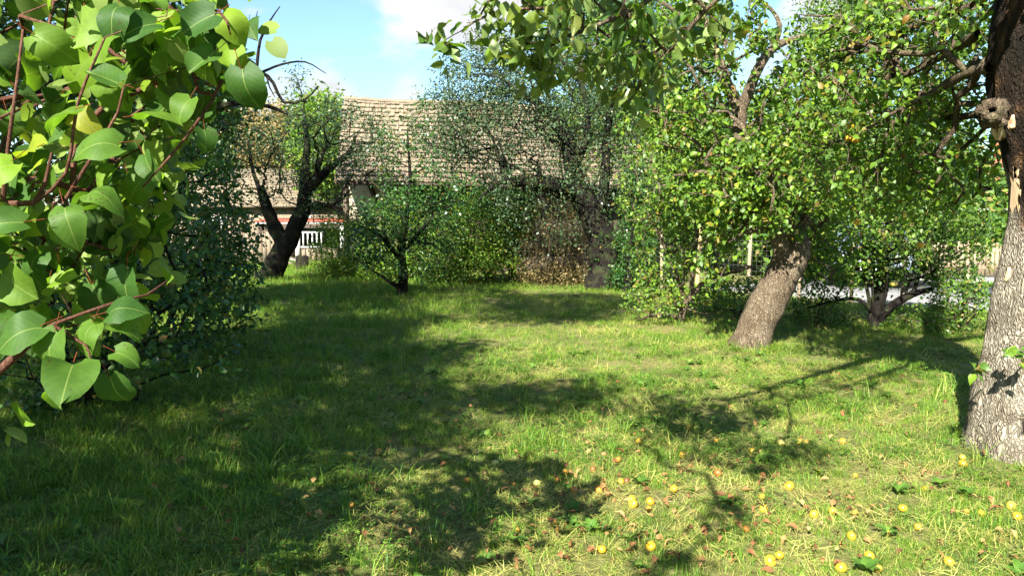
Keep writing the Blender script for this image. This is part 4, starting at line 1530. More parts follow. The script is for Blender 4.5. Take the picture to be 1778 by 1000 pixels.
# ------------------------------------------------------------------ the big half decayed trunk at the right
def big_trunk():
    base = np.array([3.36, 4.95, 0.0])
    root = thing('old_tree', 'big old apple tree at the right edge, pale bark below and dark rotten wood above', 'tree', tuple(base))
    # z, centre x, radius x, radius y
    prof = np.array([(-.1, 3.39, .43, .42), (0, 3.39, .405, .40), (.12, 3.395, .385, .375), (.3, 3.39, .37, .36), (.6, 3.42, .335, .33), (1.0, 3.455, .315, .31), (1.3, 3.48, .29, .29), (1.5, 3.485, .265, .27),
                     (1.7, 3.475, .265, .27), (1.95, 3.44, .285, .28), (2.2, 3.40, .305, .29), (2.45, 3.385, .31, .29), (2.8, 3.38, .31, .29), (3.2, 3.40, .29, .27), (3.5, 3.42, .25, .24), (3.7, 3.43, .17, .17)])
    nz, na = 110, 72
    zz = np.linspace(-.1, 3.7, nz)
    cx, rx, ry = (np.interp(zz, prof[:, 0], prof[:, k]) for k in (1, 2, 3))
    V, dec = [], []
    for i, z in enumerate(zz):
        for j in range(na):
            th = j * 2 * math.pi / na
            c, s = math.cos(th), math.sin(th)
            q = Vector((c * 2.2, s * 2.2, z * 1.3))
            lob = 1 + .07 * mnoise.noise(q * .9) + .035 * mnoise.noise(q * 2.7 + Vector((3, 1, 2))) + .018 * mnoise.noise(q * 8)
            lob += .04 * math.exp(-max(z, 0) / .16) * (.4 + math.cos(3 * th + .7))
            # bark plates
            lob += .016 * mnoise.noise(Vector((c * 9, s * 9, z * 6)))
            # the decayed strip: on the left front, opening upwards
            left = math.cos(th - math.radians(205))       # 180 = left, 270 = towards the camera
            edge = np.interp(z, [1.2, 1.45, 1.7, 2.0, 2.6, 3.7], [1.2, .93, .78, .52, .42, .35])
            d = np.clip((left - edge + .05 * mnoise.noise(Vector((c * 5, s * 5, z * 5)))) / .06, 0, 1)
            lob -= .05 * d * (1 + 1.3 * mnoise.noise(Vector((c * 4, s * 4, z * 5))))
            lob += .03 * d * mnoise.noise(Vector((c * 14, s * 14, z * 4)))
            # hollow at the foot
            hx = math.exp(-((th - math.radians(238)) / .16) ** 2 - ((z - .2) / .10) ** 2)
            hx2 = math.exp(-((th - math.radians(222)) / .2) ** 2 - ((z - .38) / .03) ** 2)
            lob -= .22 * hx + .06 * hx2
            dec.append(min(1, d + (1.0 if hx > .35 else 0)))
            V.append((cx[i] + .055 * (1 if z < 1.8 else max(0, (2.4 - z) / .6)) + rx[i] * lob * c, base[1] + ry[i] * lob * s, z))
    V = np.array(V) - base
    i, j = np.meshgrid(np.arange(nz - 1), np.arange(na), indexing='ij')
    i, j = i.ravel(), j.ravel()
    j2 = (j + 1) % na
    Q = np.stack([i * na + j, i * na + j2, (i + 1) * na + j2, (i + 1) * na + j], 1)
    top = np.array([list(range((nz - 1) * na, nz * na))])
    part('trunk', mesh_np('trunk', V, [Q, top], M['bark_pale'], True, {'decay': dec}), root)

    def loc(px, py, D):
        return at(px, py, D) - base
    # knot hole: a rough ring with a dark inside
    a = Acc()
    c = loc(1722, 195, 4.83)
    nrm = unit(np.array([-.55, -.8, .15]))
    e1 = unit(np.cross(nrm, [0, 0, 1]))
    e2 = np.cross(e1, nrm)
    ring = []
    for k in range(17):
        an = k / 16 * 2 * math.pi
        rr = .044 * (1 + .55 * mnoise.noise(Vector((math.cos(an) * 2, math.sin(an) * 2, 1))))
        ring.append(c + e1 * rr * math.cos(an) + e2 * rr * 1.1 * math.sin(an) + nrm * .02 * math.sin(3 * an))
    tube(a, ring, .024, 9, 1.3, False)
    ring2 = [q - nrm * .07 + (q - c) * .25 for q in ring]
    tube(a, ring2, .034, 9, 1.2, False, 5)
    kn = part('knot', a.mesh('knot', M['bark_mid'], True), root)
    a = Acc()
    an = np.linspace(0, 2 * math.pi, 15)[:-1]
    rim = [c - nrm * .02 + e1 * .045 * math.cos(x) + e2 * .048 * math.sin(x) for x in an]
    a.add(rim + [c - nrm * .12], T=[[k, (k + 1) % 14, 14] for k in range(14)])
    part('hole', a.mesh('hole', M['rotten'], True), kn)
    # torn pale wood
    for (pts, mat, nm) in (([(1744, 204), (1752, 196), (1764, 197), (1767, 212), (1760, 224), (1752, 228), (1748, 241), (1738, 240), (1733, 226), (1735, 210)], M['torn'], 'torn_wood'),
                           ([(1762, 300), (1768, 292), (1772, 330), (1770, 372), (1764, 356), (1766, 320)], M['torn'], 'torn_wood'),
                           ([(1740, 470), (1752, 462), (1756, 480), (1748, 492), (1742, 488)], M['torn'], 'torn_wood'),
                           ([(1700, 760), (1709, 751), (1718, 756), (1722, 772), (1716, 782), (1705, 776)], M['torn'], 'torn_wood')):
        cxp = np.mean([p[0] for p in pts])
        cyp = np.mean([p[1] for p in pts])

        def on(px, py, out):
            # meet the trunk surface along the sight line
            o = np.array([0, 0, EYE])
            d = ray(px, py)
            for y in np.linspace(4.4, 5.2, 90):
                q = o + d * (y / d[1])
                cc, r1, r2 = (np.interp(q[2], prof[:, 0], prof[:, k]) for k in (1, 2, 3))
                cc += .055 * (1 if q[2] < 1.8 else max(0, (2.4 - q[2]) / .6))
                if ((q[0] - cc) / r1) ** 2 + ((q[1] - base[1]) / r2) ** 2 < 1:
                    break
            return q - np.array([0, out, 0]) - base
        a = Acc()
        rows = []
        for sc, out in ((1.1, -.05), (1.0, .0), (.7, .012), (.35, .006)):
            rows.append([on(cxp + (x - cxp) * sc, cyp + (y - cyp) * sc, out + .012 * R.normal()) for x, y in pts])
        n = len(pts)
        Vv = [q for r in rows for q in r] + [on(cxp, cyp, .008)]
        Qs = [[k * n + j, k * n + (j + 1) % n, (k + 1) * n + (j + 1) % n, (k + 1) * n + j] for k in range(3) for j in range(n)]
        a.add(Vv, Q=Qs, T=[[3 * n + j, 3 * n + (j + 1) % n, 4 * n] for j in range(n)])
        part(nm, a.mesh(nm, mat), root)
    return root, base


old_root, old_base = big_trunk()

# its crown: boughs to the left over the lawn
D5 = 4.95
crown_paths = [wpath((3.4, 4.95, 3.0, .2), (3.42, 4.95, 3.6, .17), (3.5, 5.0, 4.3, .12), (3.6, 5.2, 5.2, .06)),
               pp((1720, 118, 5.0, .045), (1680, 126, 5.2, .035), (1640, 150, 5.4, .03), (1600, 172, 5.6, .022), (1545, 200, 5.8, .014), (1480, 240, 6.0, .008)),
               wpath((3.35, 4.9, 3.2, .11), (2.5, 4.3, 3.35, .09), (1.6, 3.6, 3.2, .065), (.9, 3.1, 2.95, .045), (.3, 2.8, 2.75, .022)),
               wpath((3.3, 5.0, 3.45, .08), (2.6, 5.6, 3.9, .06), (1.9, 6.1, 4.1, .04)),
               pp((1700, 60, 5.3, .035), (1640, 95, 5.8, .03), (1570, 130, 6.2, .025), (1500, 130, 6.4, .025), (1440, 160, 6.6, .012)),
               pp((1690, 10, 5.4, .03), (1600, 40, 5.9, .025), (1520, 75, 6.3, .02), (1440, 90, 6.5, .012)),
               pp((1560, 130, 6.2, .04), (1548, 90, 6.2, .035), (1535, 150, 6.2, .028), (1540, 230, 6.3, .018), (1520, 300, 6.3, .008)),
               pp((1700, 200, 5.4, .03), (1640, 205, 5.9, .022), (1560, 212, 6.2, .014), (1500, 222, 6.4, .008)),
               wpath((3.5, 5.0, 3.6, .1), (4.3, 4.6, 4.3, .07), (5.0, 4.2, 4.8, .04))]
att = np.vstack([ell(1560, 110, 150, 110, 6.2, 1.2, 300), ell(1590, 50, 130, 70, 6.4, 1.0, 150), ell(1470, 60, 100, 70, 6.7, .8, 80), ell(1500, 230, 110, 90, 6.4, .9, 190), ell(1640, 220, 75, 120, 6.0, .8, 170), ell(1450, 300, 70, 80, 6.6, .7, 90), ell(1600, 320, 90, 60, 6.4, .7, 110),
                 ellw((4.0, 5.0, 4.6), (1.3, 1.2, .9), 90),
                 casters(D4, 110, 2.7, 4.2), casters(D1, 60, 2.4, 3.6), casters(D2, 75, 2.2, 3.5), casters(D3, 14, 2.3, 3.4), casters(E2, 14, 2.3, 3.2)])
crown = build_tree('old_tree_crown', 'x', 'tree', old_base, crown_paths, att,
                   dict(n=9, size=.055, mat=M['apple_leaf'], tmpl=T_OVATE, spread=.055, face=.2, droop=.5), M['bark_mid'], seg=.16, n_obj=140, obj_key='apple', flare=False, ns=9, tip_r=.0042, rough=.25, carry=.6, wob=.25)
for o in list(crown.children):
    if o.name.split('.')[0] == 'trunk':
        o.name = 'limb'
    o.parent = old_root
bpy.data.objects.remove(crown)

# the leafy bough hanging into the top of the picture
bough_paths = [wpath((3.35, 4.9, 3.15, .05), (2.4, 3.9, 3.0, .04), (1.2, 3.1, 2.62, .022), (.6, 2.85, 2.42, .014)),
               pp((1180, -30, 2.95, .012), (1090, 20, 2.9, .01), (1010, 55, 2.85, .008), (940, 75, 2.85, .005)),
               pp((1010, 20, 2.9, .008), (930, 15, 2.85, .006), (850, 25, 2.8, .005), (800, 55, 2.8, .003)),
               pp((1090, 20, 2.9, .008), (1120, 80, 2.9, .006), (1110, 150, 2.9, .004)),
               pp((1180, -30, 2.95, .01), (1230, 20, 3.0, .007), (1260, 60, 3.0, .004)),
               pp((870, -60, 2.8, .006), (850, 0, 2.75, .005), (835, 25, 2.75, .003))]
att = np.vstack([ell(1020, 60, 190, 75, 2.9, .35, 85), ell(1100, 110, 60, 55, 2.9, .2, 26), ell(930, 75, 60, 30, 2.85, .15, 18), ell(1230, 40, 50, 45, 3.0, .2, 16), ell(1000, -60, 180, 50, 2.9, .4, 50),
                 np.array([at(790, 60, 2.8), at(765, 75, 2.8), at(775, 88, 2.8), at(810, 40, 2.8), at(840, 8, 2.75), at(830, 35, 2.75), at(855, 22, 2.75), at(945, 130, 2.85), at(1085, 165, 2.9), at(1110, 175, 2.9)])])
bough = build_tree('bough', 'x', 'tree', old_base, bough_paths, att,
                   dict(n=4, size=.064, mat=M['branch_leaf'], tmpl=T_OVATE, spread=.03, face=-.15, droop=.7, maxcnt=2), M['bark_mid'], seg=.1, n_obj=155, obj_key='branch', flare=False, ns=6, tip_r=.0022, step=.06, carry=.5)
for o in list(bough.children):
    if o.name.split('.')[0] == 'trunk':
        o.name = 'limb'
    o.parent = old_root
bpy.data.objects.remove(bough)
# sprouts on the big trunk
for px, py, D, n in ((1697, 640, 4.62, 9), (1768, 615, 4.5, 12)):
    a = Acc()
    p0 = at(px + 18, py + 8, 4.75) - old_base
    tube(a, [p0, at(px + 8, py, D) - old_base, at(px - 6, py + 2, D - .05) - old_base], [.006, .004, .002], 5)
    part('sprout', a.mesh('sprout', M['bark_mid']), old_root)
    for k in range(n):
        leaf_obj('apple', at(px + R.normal(0, 9), py + R.normal(0, 8), D + R.normal(0, .04)), .06 + .02 * R.random(), leaf_frames(1, .5, .2, SUN, 1.0)[0], old_root)

# ------------------------------------------------------------------ the foreground tree with large heart shaped leaves
def foreground_tree():
    base = np.array([-2.3, 1.5, 0])
    paths = [wpath((-2.3, 1.5, -.1, .085), (-2.2, 1.55, .5, .075), (-2.05, 1.65, 1.1, .065), (-1.9, 1.8, 1.7, .05), (-1.8, 1.9, 2.4, .03)),
             pp((-160, 620, 1.7, 0.0165), (-40, 520, 2.0, 0.0138), (70, 520, 2.2, 0.0121), (85, 470, 2.2, 0.0110), (110, 410, 2.2, 0.0088), (150, 340, 2.2, 0.0055)),
             pp((-160, 520, 1.5, 0.0110), (-60, 420, 1.5, 0.0088), (5, 355, 1.45, 0.0072), (60, 352, 1.45, 0.0055), (78, 320, 1.45, 0.0039), (90, 265, 1.45, 0.0022)),
             pp((5, 355, 1.45, 0.0050), (14, 260, 1.42, 0.0039), (30, 140, 1.4, 0.0030), (40, 52, 1.4, 0.0022)),
             pp((60, 352, 1.45, 0.0039), (115, 300, 1.42, 0.0033), (135, 180, 1.4, 0.0028), (182, 66, 1.38, 0.0019)),
             pp((115, 345, 1.5, 0.0039), (180, 240, 1.5, 0.0033), (205, 195, 1.5, 0.0025), (215, 150, 1.5, 0.0017)),
             pp((240, -40, 1.6, 0.0066), (300, 20, 1.6, 0.0055), (328, 90, 1.6, 0.0050), (345, 160, 1.6, 0.0039), (370, 165, 1.6, 0.0033)),
             pp((385, 140, 1.6, 0.0039), (368, 175, 1.58, 0.0033), (310, 255, 1.55, 0.0028), (247, 326, 1.55, 0.0017)),
             pp((-160, 720, 1.35, 0.0099), (-60, 690, 1.33, 0.0088), (30, 615, 1.32, 0.0077), (75, 572, 1.32, 0.0050), (95, 562, 1.32, 0.0033), (200, 525, 1.36, 0.0028), (255, 512, 1.4, 0.0022), (290, 488, 1.45, 0.0017)),
             pp((95, 566, 1.32, 0.0033), (150, 600, 1.3, 0.0022), (165, 640, 1.3, 0.0017)),
             pp((-250, -60, 2.2, 0.0220), (-60, -20, 2.0, 0.0165), (120, -10, 1.8, 0.0110), (240, -40, 1.6, 0.0072)),
             pp((300, 20, 1.6, 0.0033), (380, 20, 1.5, 0.0028), (400, 60, 1.45, 0.0017))]
    E1 = casters(E_, 92, .9, 2.6, lambda u, v: (u < 330 - .35 * v) & (v < 520))
    F1 = casters(F_, 150, 1.1, 3.0, lambda u, v: (u < 150) & (v < 520))
    att = np.vstack([ell(80, 150, 150, 170, 1.8, .4, 52), ell(250, 70, 130, 90, 1.8, .35, 34), ell(50, 390, 120, 110, 1.7, .35, 34), ell(200, 380, 60, 80, 2.0, .3, 14),
                     ell(30, 540, 80, 60, 1.7, .3, 12), ell(170, 250, 130, 110, 2.2, .3, 24), ell(330, 60, 70, 70, 1.6, .2, 12),
                     ellw((-2.2, 1.2, 2.3), (.8, .9, .8), 90), E1, F1])
    root = build_tree('apricot_tree', 'foreground tree with large bright heart shaped leaves on reddish twigs at the left edge', 'tree', base, paths, att,
                      dict(n=4, size=.060, mat=M['apricot_leaf'], tmpl=leaf_template(6, 3, .92, cord=.14, curl=.25, fold=.2)[:2], spread=.05, face=.5, up=.35, droop=.5, maxcnt=2), M['twig_red'],
                      seg=.12, n_obj=262, obj_key='apricot', flare=False, ns=10, tip_r=.0022, step=.05, carry=.4, rough=.1)

    # the leaves one can pick out: px, py of the leaf base, D, length, direction of the tip in the picture (degrees, 0 = right, 90 = up), how far it faces up
    key = [(418, 120, 1.34, .078, -80, .1), (372, 25, 1.42, .075, -150, .2), (385, 20, 1.5, .07, -50, .2), (372, 92, 1.45, .07, -120, .1), (205, 248, 1.36, .085, -155, .6), (128, 628, 1.28, .095, -105, .3),
           (70, 565, 1.3, .085, -140, .6), (190, 655, 1.3, .07, -75, .2), (185, 542, 1.32, .062, 20, .8), (195, 562, 1.33, .06, -10, .9), (160, 560, 1.32, .06, -95, .0), (220, 470, 1.5, .08, -100, .2),
           (110, 355, 1.4, .075, -75, .3), (40, 385, 1.35, .075, -160, .4), (205, 145, 1.38, .07, 150, .7), (130, 190, 1.38, .075, 170, .9), (245, 200, 1.4, .075, -5, .8), (270, 40, 1.45, .08, -140, .5),
           (205, 5, 1.42, .075, -100, .3), (60, 60, 1.42, .085, -30, .2), (25, 470, 1.45, .08, -60, .1), (60, 440, 1.5, .08, -100, .2), (100, 660, 1.35, .06, 150, .1), (95, 575, 1.3, .075, -95, .0),
           (330, 170, 1.5, .06, -110, .3), (250, 270, 1.6, .07, -60, .3), (20, 280, 1.4, .075, -120, .5), (150, 330, 1.45, .07, -20, .7), (200, 610, 1.31, .05, -20, .8), (355, 225, 1.5, .05, -85, .1)]
    camv = None
    for px, py, D, L, ang, upf in key:
        p = at(px, py, D)
        tocam = unit(np.array([0, 0, EYE]) - p)
        z = unit(tocam * .6 + SUN * .5 + np.array([0, 0, upf]) + R.normal(0, .34, 3))
        r = math.radians(ang)
        d = np.array([math.cos(r), 0, math.sin(r)])
        y = unit(d - z * np.dot(d, z))
        leaf_obj('apricot', p, L * .9, np.stack([np.cross(y, z), y, z], 1), root)


foreground_tree()

# ------------------------------------------------------------------ grass
def blade_clump(name, nb, rad, h0, h1, w, bend, mat, flat=0.0, seed=0):
    rg = np.random.default_rng(seed)
    V, T, Q, rn = [], [], [], []
    for b in range(nb):
        a, rr = rg.uniform(0, 6.283), rad * math.sqrt(rg.random())
        p = np.array([rr * math.cos(a), rr * math.sin(a), -.012])
        h = rg.uniform(h0, h1)
        d = rg.uniform(0, 6.283)
        dx = np.array([math.cos(d), math.sin(d), 0])
        sx = np.array([-dx[1], dx[0], 0])
        bd = bend * rg.uniform(.3, 1.5)
        ww = w * rg.uniform(.6, 1.3)
        n = len(V)
        for k, t in enumerate((0, .45, .8)):
            c = p + dx * (flat * h * t + bd * h * t * t) + np.array([0, 0, h * (t - .38 * min(bd, 1.6) * t * t) * (1 - flat * .7)])
            V += [c - sx * ww * (1 - .55 * t), c + sx * ww * (1 - .55 * t)]
        t = 1
        V.append(p + dx * (flat * h + bd * h) + np.array([0, 0, h * (1 - .45 * min(bd, 1.7)) * (1 - flat * .7)]))
        Q += [[n, n + 1, n + 3, n + 2], [n + 2, n + 3, n + 5, n + 4]]
        T.append([n + 4, n + 5, n + 6])
        rn += [rg.random()] * 7
    return mesh_np(name, V, [T, Q], mat, False, {'rnd': rn})


def clover_clump(name, nl, rad, mat, seed=0):
    rg = np.random.default_rng(seed)
    V, Q, rn = [], [], []
    for _ in range(nl):
        a, rr = rg.uniform(0, 6.283), rad * math.sqrt(rg.random())
        c = np.array([rr * math.cos(a), rr * math.sin(a), rg.uniform(.015, .055)])
        r0 = rg.random()
        for k in range(3):
            an = a + k * 2.094 + rg.normal(0, .2)
            d = np.array([math.cos(an), math.sin(an), rg.normal(.15, .2)]) * rg.uniform(.008, .014)
            s = np.array([-d[1], d[0], 0]) * .5
            n = len(V)
            V += [c, c + d * .7 + s, c + d * 1.2, c + d * .7 - s]
            Q.append([n, n + 1, n + 2, n + 3])
            rn += [r0] * 4
    return mesh_np(name, V, [Q], mat, False, {'rnd': rn})


def scatter(name, meshes, pts, scale, mat=None, tilt=.12):
    """one object of kind stuff: points carrying turned copies of the clumps"""
    col = bpy.data.collections.new(name + '_sources')
    for k, me in enumerate(meshes):
        o = bpy.data.objects.new('%s_source_%02d' % (name, k), me)
        col.objects.link(o)
    n = len(pts)
    me = bpy.data.meshes.new(name)
    me.vertices.add(n)
    me.vertices.foreach_set('co', np.asarray(pts, np.float32).ravel())
    rot = np.stack([R.normal(0, tilt, n), R.normal(0, tilt, n), R.uniform(0, 6.283, n)], 1).astype(np.float32)
    me.attributes.new('rot', 'FLOAT_VECTOR', 'POINT').data.foreach_set('vector', rot.ravel())
    me.attributes.new('scl', 'FLOAT', 'POINT').data.foreach_set('value', np.asarray(scale, np.float32))
    me.attributes.new('pick', 'INT', 'POINT').data.foreach_set('value', R.integers(0, len(meshes), n).astype(np.int32))
    ob = part(name, me, None, 'stuff')
    ng = bpy.data.node_groups.new(name, 'GeometryNodeTree')
    ng.interface.new_socket('Geometry', in_out='INPUT', socket_type='NodeSocketGeometry')
    ng.interface.new_socket('Geometry', in_out='OUTPUT', socket_type='NodeSocketGeometry')
    gi, go = ng.nodes.new('NodeGroupInput'), ng.nodes.new('NodeGroupOutput')
    ci = ng.nodes.new('GeometryNodeCollectionInfo')
    ci.inputs['Collection'].default_value = col
    ci.inputs['Separate Children'].default_value = True
    ci.inputs['Reset Children'].default_value = True
    ip = ng.nodes.new('GeometryNodeInstanceOnPoints')
    ip.inputs['Pick Instance'].default_value = True

    def named(nm, t):
        a = ng.nodes.new('GeometryNodeInputNamedAttribute')
        a.data_type = t
        a.inputs['Name'].default_value = nm
        return a.outputs['Attribute']
    L = ng.links.new
    L(gi.outputs[0], ip.inputs['Points'])
    L(ci.outputs[0], ip.inputs['Instance'])
    L(named('pick', 'INT'), ip.inputs['Instance Index'])
    e2r = ng.nodes.new('FunctionNodeEulerToRotation')
    L(named('rot', 'FLOAT_VECTOR'), e2r.inputs[0])
    L(e2r.outputs[0], ip.inputs['Rotation'])
    L(named('scl', 'FLOAT'), ip.inputs['Scale'])
    L(ip.outputs[0], go.inputs[0])
    ob.modifiers.new('scatter', 'NODES').node_group = ng
    return ob


def lawn_points(y0, y1, dens, keep=None):
    x0, x1 = -.78 * y1 - 1, .78 * y1 + 1
    n = int((x1 - x0) * (y1 - y0) * dens)
    x, y = R.uniform(x0, x1, n), R.uniform(y0, y1, n)
    ok = np.abs(x) < .78 * y + 1
    # stop at the fence, the barn and the shed
    ff = (x - FA[0]) * fn[0] + (y - FA[1]) * fn[1]
    ok &= ff < .75
    ok &= ~((y > 22 + .1 * x) & (x > -5.1))
    if keep is not None:
        ok &= keep(x, y)
    x, y = x[ok], y[ok]
    z = np.array([gz(a, b) for a, b in zip(x, y)])
    return np.stack([x, y, z], 1)


def field(x, y, f, o):
    return np.array([mnoise.noise(Vector((a * f + o, b * f, o * 2.3))) for a, b in zip(x, y)])


def build_grass():
    g = [blade_clump('grass_clump', 34, .085, .035, .085, .0017, .7, M['grass'], seed=s) for s in range(5)]
    g += [blade_clump('grass_clump', 24, .06, .06, .13, .0019, .8, M['grass'], seed=s + 20) for s in range(3)]
    st = [blade_clump('straw_clump', 30, .10, .03, .09, .0013, .5, M['straw'], flat=.85, seed=s + 50) for s in range(4)]
    tall = [blade_clump('tall_clump', 15, .05, .12, .28, .0026, 1.0, M['grass'], seed=s + 80) for s in range(4)]
    cl = [clover_clump('weed_clump', 26, .10, M['clover'], seed=s + 90) for s in range(4)]
    P, S = [], []
    for y0, y1, dens, sc in ((1.6, 4.5, 330, .85), (4.5, 7.5, 190, .95), (7.5, 12, 90, 1.15), (12, 18, 46, 1.45), (18, 31, 22, 1.8)):
        p = lawn_points(y0, y1, dens)
        f = field(p[:, 0], p[:, 1], .9, 3.1)
        lush = np.clip((-p[:, 0] - .2) / 1.8, 0, 1)
        P.append(p)
        S.append(sc * (0.54 + .42 * R.random(len(p))) * (1 + .4 * f + .6 * lush))
    P, S = np.vstack(P), np.concatenate(S)
    thin = (field(P[:, 0], P[:, 1], 1.6, 7.7) + .5 * field(P[:, 0], P[:, 1], 5, 2.2) > .30) & (R.random(len(P)) < .75)      # worn spots
    scatter('grass', g, P[~thin], S[~thin])
    P, S = [], []
    for y0, y1, dens, sc in ((1.6, 4.5, 105, .95), (4.5, 8, 48, 1.05), (8, 14, 18, 1.4), (14, 24, 4, 1.8)):
        p = lawn_points(y0, y1, dens, lambda x, y: field(x, y, .8, 9.2) + .3 * np.clip(x / 2.5, -1, 1) + R.normal(0, .2, len(x)) > -.05)
        P.append(p + [0, 0, .022])
        S.append(sc * (.7 + .6 * R.random(len(p))))
    scatter('dry_grass', st, np.vstack(P), np.concatenate(S), tilt=.2)
    P, S = [], []
    for y0, y1, dens, sc in ((1.6, 6, 16, .9), (6, 12, 9, 1.0), (12, 24, 4, 1.0)):
        p = lawn_points(y0, y1, dens, lambda x, y: field(x, y, .7, 5.5) - .28 * np.clip(x / 2, -1, 1) + R.normal(0, .15, len(x)) > .12)
        P.append(p)
        S.append(sc * (.6 + .6 * R.random(len(p))))
    # tufts at the feet of the trunks and along the fence
    for c, r, n in (((2.8, 8.95), .34, 46), ((3.36, 4.9), .5, 40), ((5.3, 10.3), .6, 60), ((-6.1, 19), .5, 30), ((2.0, 17.0), .5, 30)):
        an = R.uniform(0, 6.283, n)
        rr = r * R.uniform(.8, 1.25, n)
        P.append(np.stack([c[0] + rr * np.cos(an), c[1] + rr * np.sin(an), np.zeros(n)], 1))
        S.append(.4 + .5 * R.random(n))
    e = R.uniform(-3, 9, 260)
    q = FA[None] + fd[None] * e[:, None] + fn[None] * R.normal(-.1, .25, 260)[:, None]
    P.append(np.stack([q[:, 0], q[:, 1], np.zeros(260)], 1))
    S.append(.6 + .8 * R.random(260))
    scatter('tall_grass', tall, np.vstack(P), np.concatenate(S))
    P, S = [], []
    for y0, y1, dens, sc in ((1.6, 5, 120, .9), (5, 9, 45, 1.1)):
        p = lawn_points(y0, y1, dens, lambda x, y: field(x, y, 1.1, 1.7) + R.normal(0, .22, len(x)) > .16)
        P.append(p)
        S.append(sc * (.7 + .6 * R.random(len(p))))
    scatter('clover', cl, np.vstack(P), np.concatenate(S))


build_grass()


# ------------------------------------------------------------------ dead leaves lying in the grass
def rosettes():
    srcs = []
    for s in range(3):
        rg = np.random.default_rng(s + 40)
        V, Q, rn = [], [], []
        tv, tq = leaf_template(5, 3, .5, curl=.5, fold=.3, wave=.05, seed=s)[:2]
        for k in range(7):
            an, L, el = k * .9 + rg.normal(0, .2), rg.uniform(.035, .075), rg.uniform(.2, .7)
            m = np.array(Matrix.Rotation(an, 3, 'Z') @ Matrix.Rotation(el, 3, 'X'))
            n = len(V)
            V += list((tv * L) @ m.T + [0, 0, .012])
            Q += list(tq + n)
            rn += [rg.random()] * len(tv)
        srcs.append(mesh_np('broad_weed', V, [Q], M['clover'], True, {'rnd': rn}))
    p = lawn_points(1.8, 9, 9, lambda x, y: field(x, y, .9, 4.4) + R.normal(0, .3, len(x)) > .1)
    scatter('broad_weeds', srcs, p + [0, 0, .01], .6 + .8 * R.random(len(p)), tilt=.15)


rosettes()


def litter():
    n1, n2 = 420, 260
    px = np.concatenate([R.uniform(250, 1778, n1), R.normal(1130, 190, n2)])
    py = np.concatenate([R.uniform(640, 1010, n1), R.normal(860, 90, n2)])
    ok = (py > 640) & (py < 1010)
    pos = np.array([ground_at(a, b) for a, b in zip(px[ok], py[ok])])
    pos[:, 2] = .035 + R.random(len(pos)) * .03
    Rm = leaf_frames(len(pos), 1.6, 0)
    tv, tq = leaf_template(4, 3, .6, curl=.9, fold=.6, wave=.1)[:2]
    me = leaves_mesh('leaf_litter', pos, R.uniform(.025, .055, len(pos)), Rm, (tv, tq), M['litter'], (0, 0, 0))
    part('leaf_litter', me, None, 'stuff')


litter()


# ------------------------------------------------------------------ apples
def apple_mesh(seed):
    rg = np.random.default_rng(seed)
    n, m = 12, 8
    V = []
    for i in range(m + 1):
        t = math.pi * i / m
        for j in range(n):
            a = 2 * math.pi * j / n
            r = math.sin(t) * (1 + .05 * math.cos(t)) * (1 + .03 * math.cos(5 * a) * (1 if t > 2 else .3) + rg.normal(0, .012))
            z = math.cos(t) * .88
            z -= .30 * math.exp(-(math.sin(t) / .26) ** 2) * (1 if t < 1.5 else -.55)
            V.append((r * math.cos(a), r * math.sin(a), z))
    Q = [[i * n + j, (i + 1) * n + j, (i + 1) * n + (j + 1) % n, i * n + (j + 1) % n] for i in range(m) for j in range(n)]
    return mesh_np('apple', V, [Q], M['apple'], True)


AP = [apple_mesh(s) for s in range(3)]
a_ = Acc()
tube(a_, [(0, 0, .55), (.05, 0, .95), (.16, .05, 1.3)], [.05, .045, .06], 5)
STALK = a_.mesh('stalk', M['bark_dark'])


def apple(p, r, tone, label, group, up=None):
    o = bpy.data.objects.new('apple', AP[R.integers(3)])
    C.objects.link(o)
    o.location = p
    o.scale = (r, r, r)
    o.rotation_euler = (R.uniform(-1.2, 1.2), R.uniform(-1.2, 1.2), R.uniform(0, 6.28)) if up is None else (R.normal(0, .2), R.normal(0, .2), R.uniform(0, 6.28))
    o['tone'] = float(tone)
    tag(o, label, 'apple', group)
    if r * F_PX / max(p[1], .1) > 9:
        s = bpy.data.objects.new('stalk', STALK)
        C.objects.link(s)
        s.parent = o


